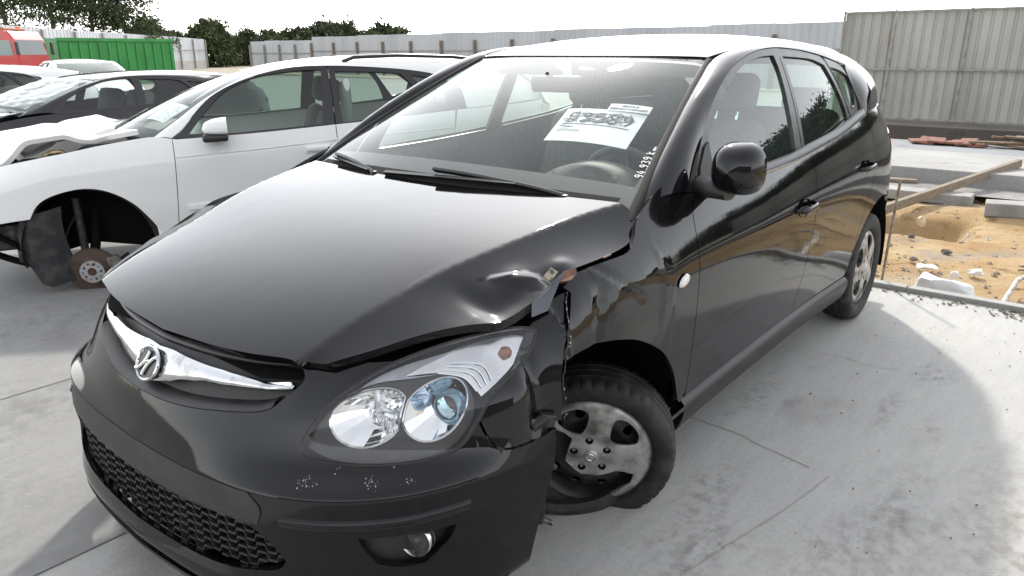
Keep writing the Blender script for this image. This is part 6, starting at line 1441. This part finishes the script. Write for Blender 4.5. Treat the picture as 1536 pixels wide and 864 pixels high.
for i, (px_, loc, h, r, nc, per, lab) in enumerate([
    (0, (-21.2,-66.5,-.2), 10.6, 3.1, 90, 130, 'tall pine with dark drooping branches at the top left corner'),
    (1, (-24.0,-65.2,-.2), 10.2, 2.9, 84, 130, 'open-crowned pine second from the left above the container'),
    (2, (-26.9,-65.0,-.2), 9.6, 2.9, 84, 130, 'pine with a bare forked trunk in the middle of the left group'),
    (3, (-29.6,-65.4,-.2), 8.0, 2.7, 70, 130, 'lower pine leaning right at the end of the left group'),
    (4, (-33.2,-68.0,-.2), 4.6, 1.8, 34, 120, 'bushy low pine right of the tall pines')]):
    make_tree('pine_tree', lab, 40+i, loc, h, r, nc, per, LEAF[i % 3], .32, .15, G1)
rr = random.Random(21)
protos = []
k = 0
for i in range(26):
    t = i/25; x = -52-24*rr.random()*.5; base_y = -116+86*t
    # along the far horizon, from behind the gap in the fences to the left of the black car's roof
    D = 96+18*rr.random(); az = math.radians(-141.128+np.interp(t, [0,1], [25.5,8.2])); loc = (1.58+D*math.cos(az), 1.79+D*math.sin(az), -.2)
    hh = (4.1 if t < .3 else 4.3)*rr.uniform(.72,1.22)
    if i < 3:
        o = make_tree('woodland_tree', 'far green tree on the horizon, %s from the left of the row' % ORD[i], 70+i, loc, hh, 1.75, 46, 90, LEAF[i % 3], .02, .28, 'far trees on the horizon', .9); protos.append((o, hh)); continue
    src, h0 = protos[i % 3]; o = copy_tree(src); o.location = loc; o.scale = (hh/h0*rr.uniform(.85,1.2),)*2+(hh/h0,); o.rotation_euler = (0,0,rr.random()*6.28); o['label'] = 'far green tree on the horizon, %s from the left of the row' % ORD[i]
# dark trees beyond the fence on the open side (mirrored in the side windows)
big = None
for i in range(9):
    loc = (-70-3*i+6*rr.random(), 9+5.5*i+3*rr.random(), -.2); hh = 9.5+3*rr.random()+.4*i; lab = 'tall dark tree beyond the corrugated fence, %s of the row mirrored in the side windows' % ORD[i]
    if big is None: big = make_tree('tall_tree', lab, 91, loc, 13., 5.2, 90, 90, LEAF[2], .05, .42, 'trees beyond the corrugated fence', .9); continue
    o = copy_tree(big); o.location = loc; o.scale = (hh/13*1.15, hh/13*1.15, hh/13); o.rotation_euler = (0,0,rr.random()*6.28); o['label'] = lab
# unseen hall added behind the camera to darken the reflections in the paint
HALL = noisy(mat('blocker_cladding', (.09,.092,.095), .6), (.07,.07,.072), .6, .4, .6)
hall = empty('blocker_hall', (9.5,8.5,-.2), math.radians(-141.128+180)); tag(hall, 'added grey hall out of view behind the camera, put there to darken reflections', 'light blocker')
MB().box((4,0,1.8), (8,30,3.8)).build('walls', HALL, hall)
MB().box((3.8,0,3.8), (8.8,30.8,.25)).build('roof', mat('blocker_roof', (.10,.10,.10), .7), hall)
for y in (-9,-1,7): MB().box((-.03,y,1.45), (.08,4.2,2.9)).build('blocker_door', mat('blocker_door', (.05,.055,.06), .5), hall)
# ============================ papers and writing on the windscreens ============================
PAPER = noisy(mat('white_paper', (.82,.82,.84), .8), (.74,.75,.77), 30, .45, .7)
INK = mat('black_ink', (.012,.012,.014), .8); GREYINK = mat('grey_ink', (.20,.21,.22), .8); CHALK = mat('white_marker', (.85,.86,.86), .6)
def wframe(u, v, off, post=None, turn=0., SW=S_wind):
    """local frame on the screen: x to the viewer's right, y up the glass, z outwards"""
    e = .01; f = (lambda p: post(SW(p))) if post else SW
    p = f(np.array([(u, v)]))[0]; du = f(np.array([(u+e, v)]))[0]-p; dv = f(np.array([(u, v+e)]))[0]-p
    x = Vector(dv).normalized(); y = Vector(du); y = (y-x*y.dot(x)).normalized(); z = x.cross(y)
    return Matrix.Translation(Vector(p)+z*off) @ Matrix((x, y, z)).transposed().to_4x4() @ Matrix.Rotation(turn, 4, 'Z')
def sheet(name, label, M, w, h, parent=None, bend=.012, m=PAPER):
    n = 8; V = []; F = []
    for j in range(2):
        for i in range(n+1):
            for z in (0, -.0006): V.append(M @ Vector((w*(i/n-.5), h*(j-.5), z-bend*4*(i/n-.5)**2)))
    k = lambda i, j, s: (j*(n+1)+i)*2+s
    for i in range(n): F += [(k(i,0,0), k(i+1,0,0), k(i+1,1,0), k(i,1,0)), (k(i,1,1), k(i+1,1,1), k(i+1,0,1), k(i,0,1))]
    o = put(name, V, F, m, parent, False)
    if label: tag(o, label, 'paper')
    return o
def bendz(w, bend, x): return -bend*4*(x/w)**2
# big sheet with a stock number behind the black car's windscreen
Mp = wframe(.452, .612, -.020, turn=math.radians(.5)); Wp, Hp, BD = .295, .215, .010
pp = sheet('stock_sheet', 'large white sheet with a bold printed stock number behind the windscreen of the black car', Mp, Wp, Hp, bend=BD)
def on(M, x, y, z=.0012): return M @ Matrix.Translation((x, y, z))
def stroke(name, M, pts, r, m, parent, w=Wp, b=BD):
    q = cr(pts, 5) if len(pts) > 2 else np.array(pts); mb = MB(); V = []; F = []
    t = np.gradient(q, axis=0); t /= np.linalg.norm(t, axis=1)[:, None]+1e-9; nr = np.stack([-t[:, 1], t[:, 0]], 1)
    for i, (p, n_) in enumerate(zip(q, nr)):
        for s in (-1, 1): a = p+n_*r*s; V.append(M @ Vector((a[0], a[1], .0010+bendz(w, b, a[0]))))
        if i: F.append((2*i-2, 2*i-1, 2*i+1, 2*i))
    return put(name, V, F, m, parent, False)
DIG = {'5': [[(.9,1),(.25,1),(.18,.58),(.5,.66),(.85,.5),(.85,.2),(.5,0),(.1,.12)]], '3': [[(.12,.9),(.5,1),(.85,.8),(.5,.55),(.88,.3),(.5,0),(.1,.12)]], '8': [[(.5,.55),(.18,.78),(.5,1),(.82,.78),(.5,.55),(.12,.25),(.5,0),(.88,.25),(.5,.55)]], '9': [[(.82,.75),(.5,.48),(.18,.74),(.5,1),(.82,.78),(.8,.35),(.45,0)]], '4': [[(.55,1),(.15,.35),(.85,.38)],[(.68,.7),(.6,0)]], '.': [[(.4,.02),(.5,.08)]], 'k': [[(.2,1),(.2,0)],[(.75,.7),(.25,.35),(.8,0)]], 'm': [[(.0,.35),(.3,.1),(.5,.4),(.7,.1),(1.0,.3),(1.3,.1)]]}
x0 = -.122
for ch in '53589':
    for s in DIG[ch]: stroke('digit', Mp, [(x0+a*.042, .016+b*.058) for a, b in s], .0042, INK, pp)
    x0 += .0495
rr = random.Random(12)
for k in range(70):
    a, b = rr.uniform(-.122,.105), rr.uniform(.016,.080); stroke('scribble', Mp, [(a, b), (a+rr.uniform(-.02,.03), b+rr.uniform(-.012,.012)), (a+rr.uniform(-.03,.04), b+rr.uniform(-.016,.016))], .0011+.0016*rr.random(), GREYINK if k % 3 else INK, pp)
stroke('rule', Mp, [(-.125,.002),(-.06,.002),(0,.002),(.06,.002),(.118,.000)], .0022, INK, pp)
text_mesh('print', 'HYUNDAI I30', .0165, INK, pp, on(Mp, -.128,-.022,-.0032), bold=.0002)
stroke('smudge', Mp, [(-.128,-.040),(-.10,-.036),(-.07,-.040),(-.045,-.039)], .006, mat('green_grey_smudge', (.45,.50,.45), .9), pp)
Mq = wframe(.585, .725, -.016, turn=math.radians(.5))
p2 = sheet('notice_slip', 'small white slip of paper above the stock sheet in the windscreen', Mq, .150, .050, bend=.003)
text_mesh('print', 'VEICULO', .0150, INK, p2, on(Mq, 0,.004,.0004), bold=.0002, align='CENTER')
text_mesh('print', 'DESCONTAMINADO', .0145, INK, p2, on(Mq, 0,-.015,.0002), bold=.0002, align='CENTER')
# mileage written on the glass with a white marker, reading up the pillar
Mk = wframe(.150, .962, .0025, turn=math.radians(88))
wr = empty('marker_writing'); wr.parent = car
x0 = 0.
for ch in '94.939 km':
    if ch == ' ': x0 += .010; continue
    for s in DIG[ch]: stroke('marker_stroke', Mk, [(x0+a*.017, -.012+b*.026) for a, b in s], .0014, CHALK, wr, 1., 0.)
    x0 += .010 if ch == '.' else .0205
# sheet in the white car's windscreen
sqw = squash(.84); T4 = wc_
def wlocal(o): o.parent = T4; return o
Mw = wframe(.36, .66, -.020, sqw, SW=S_wind2)
o = sheet('sale_sheet', 'white printed sheet behind the windscreen of the white hatchback', Matrix.Identity(4), .28, .20, bend=.008)
bpy.context.view_layer.update()
o.matrix_world = T4.matrix_world @ Mw
for a, b, w, h in ((-.005,-.0,.006,.17),):
    stroke('rule', Matrix.Identity(4), [(-.02,.085),(-.02,0),(-.02,-.085)], .003, INK, o, .28, .008)
for k in range(26):
    a, b = rr.uniform(.0,.12), rr.uniform(-.08,.08); stroke('print', Matrix.Identity(4), [(a, b), (a+rr.uniform(-.012,.012), b+rr.uniform(-.012,.012))], .0025, INK if k % 2 else GREYINK, o, .28, .008)
stroke('print', Matrix.Identity(4), [(-.10,.02),(-.10,-.04)], .006, GREYINK, o, .28, .008)
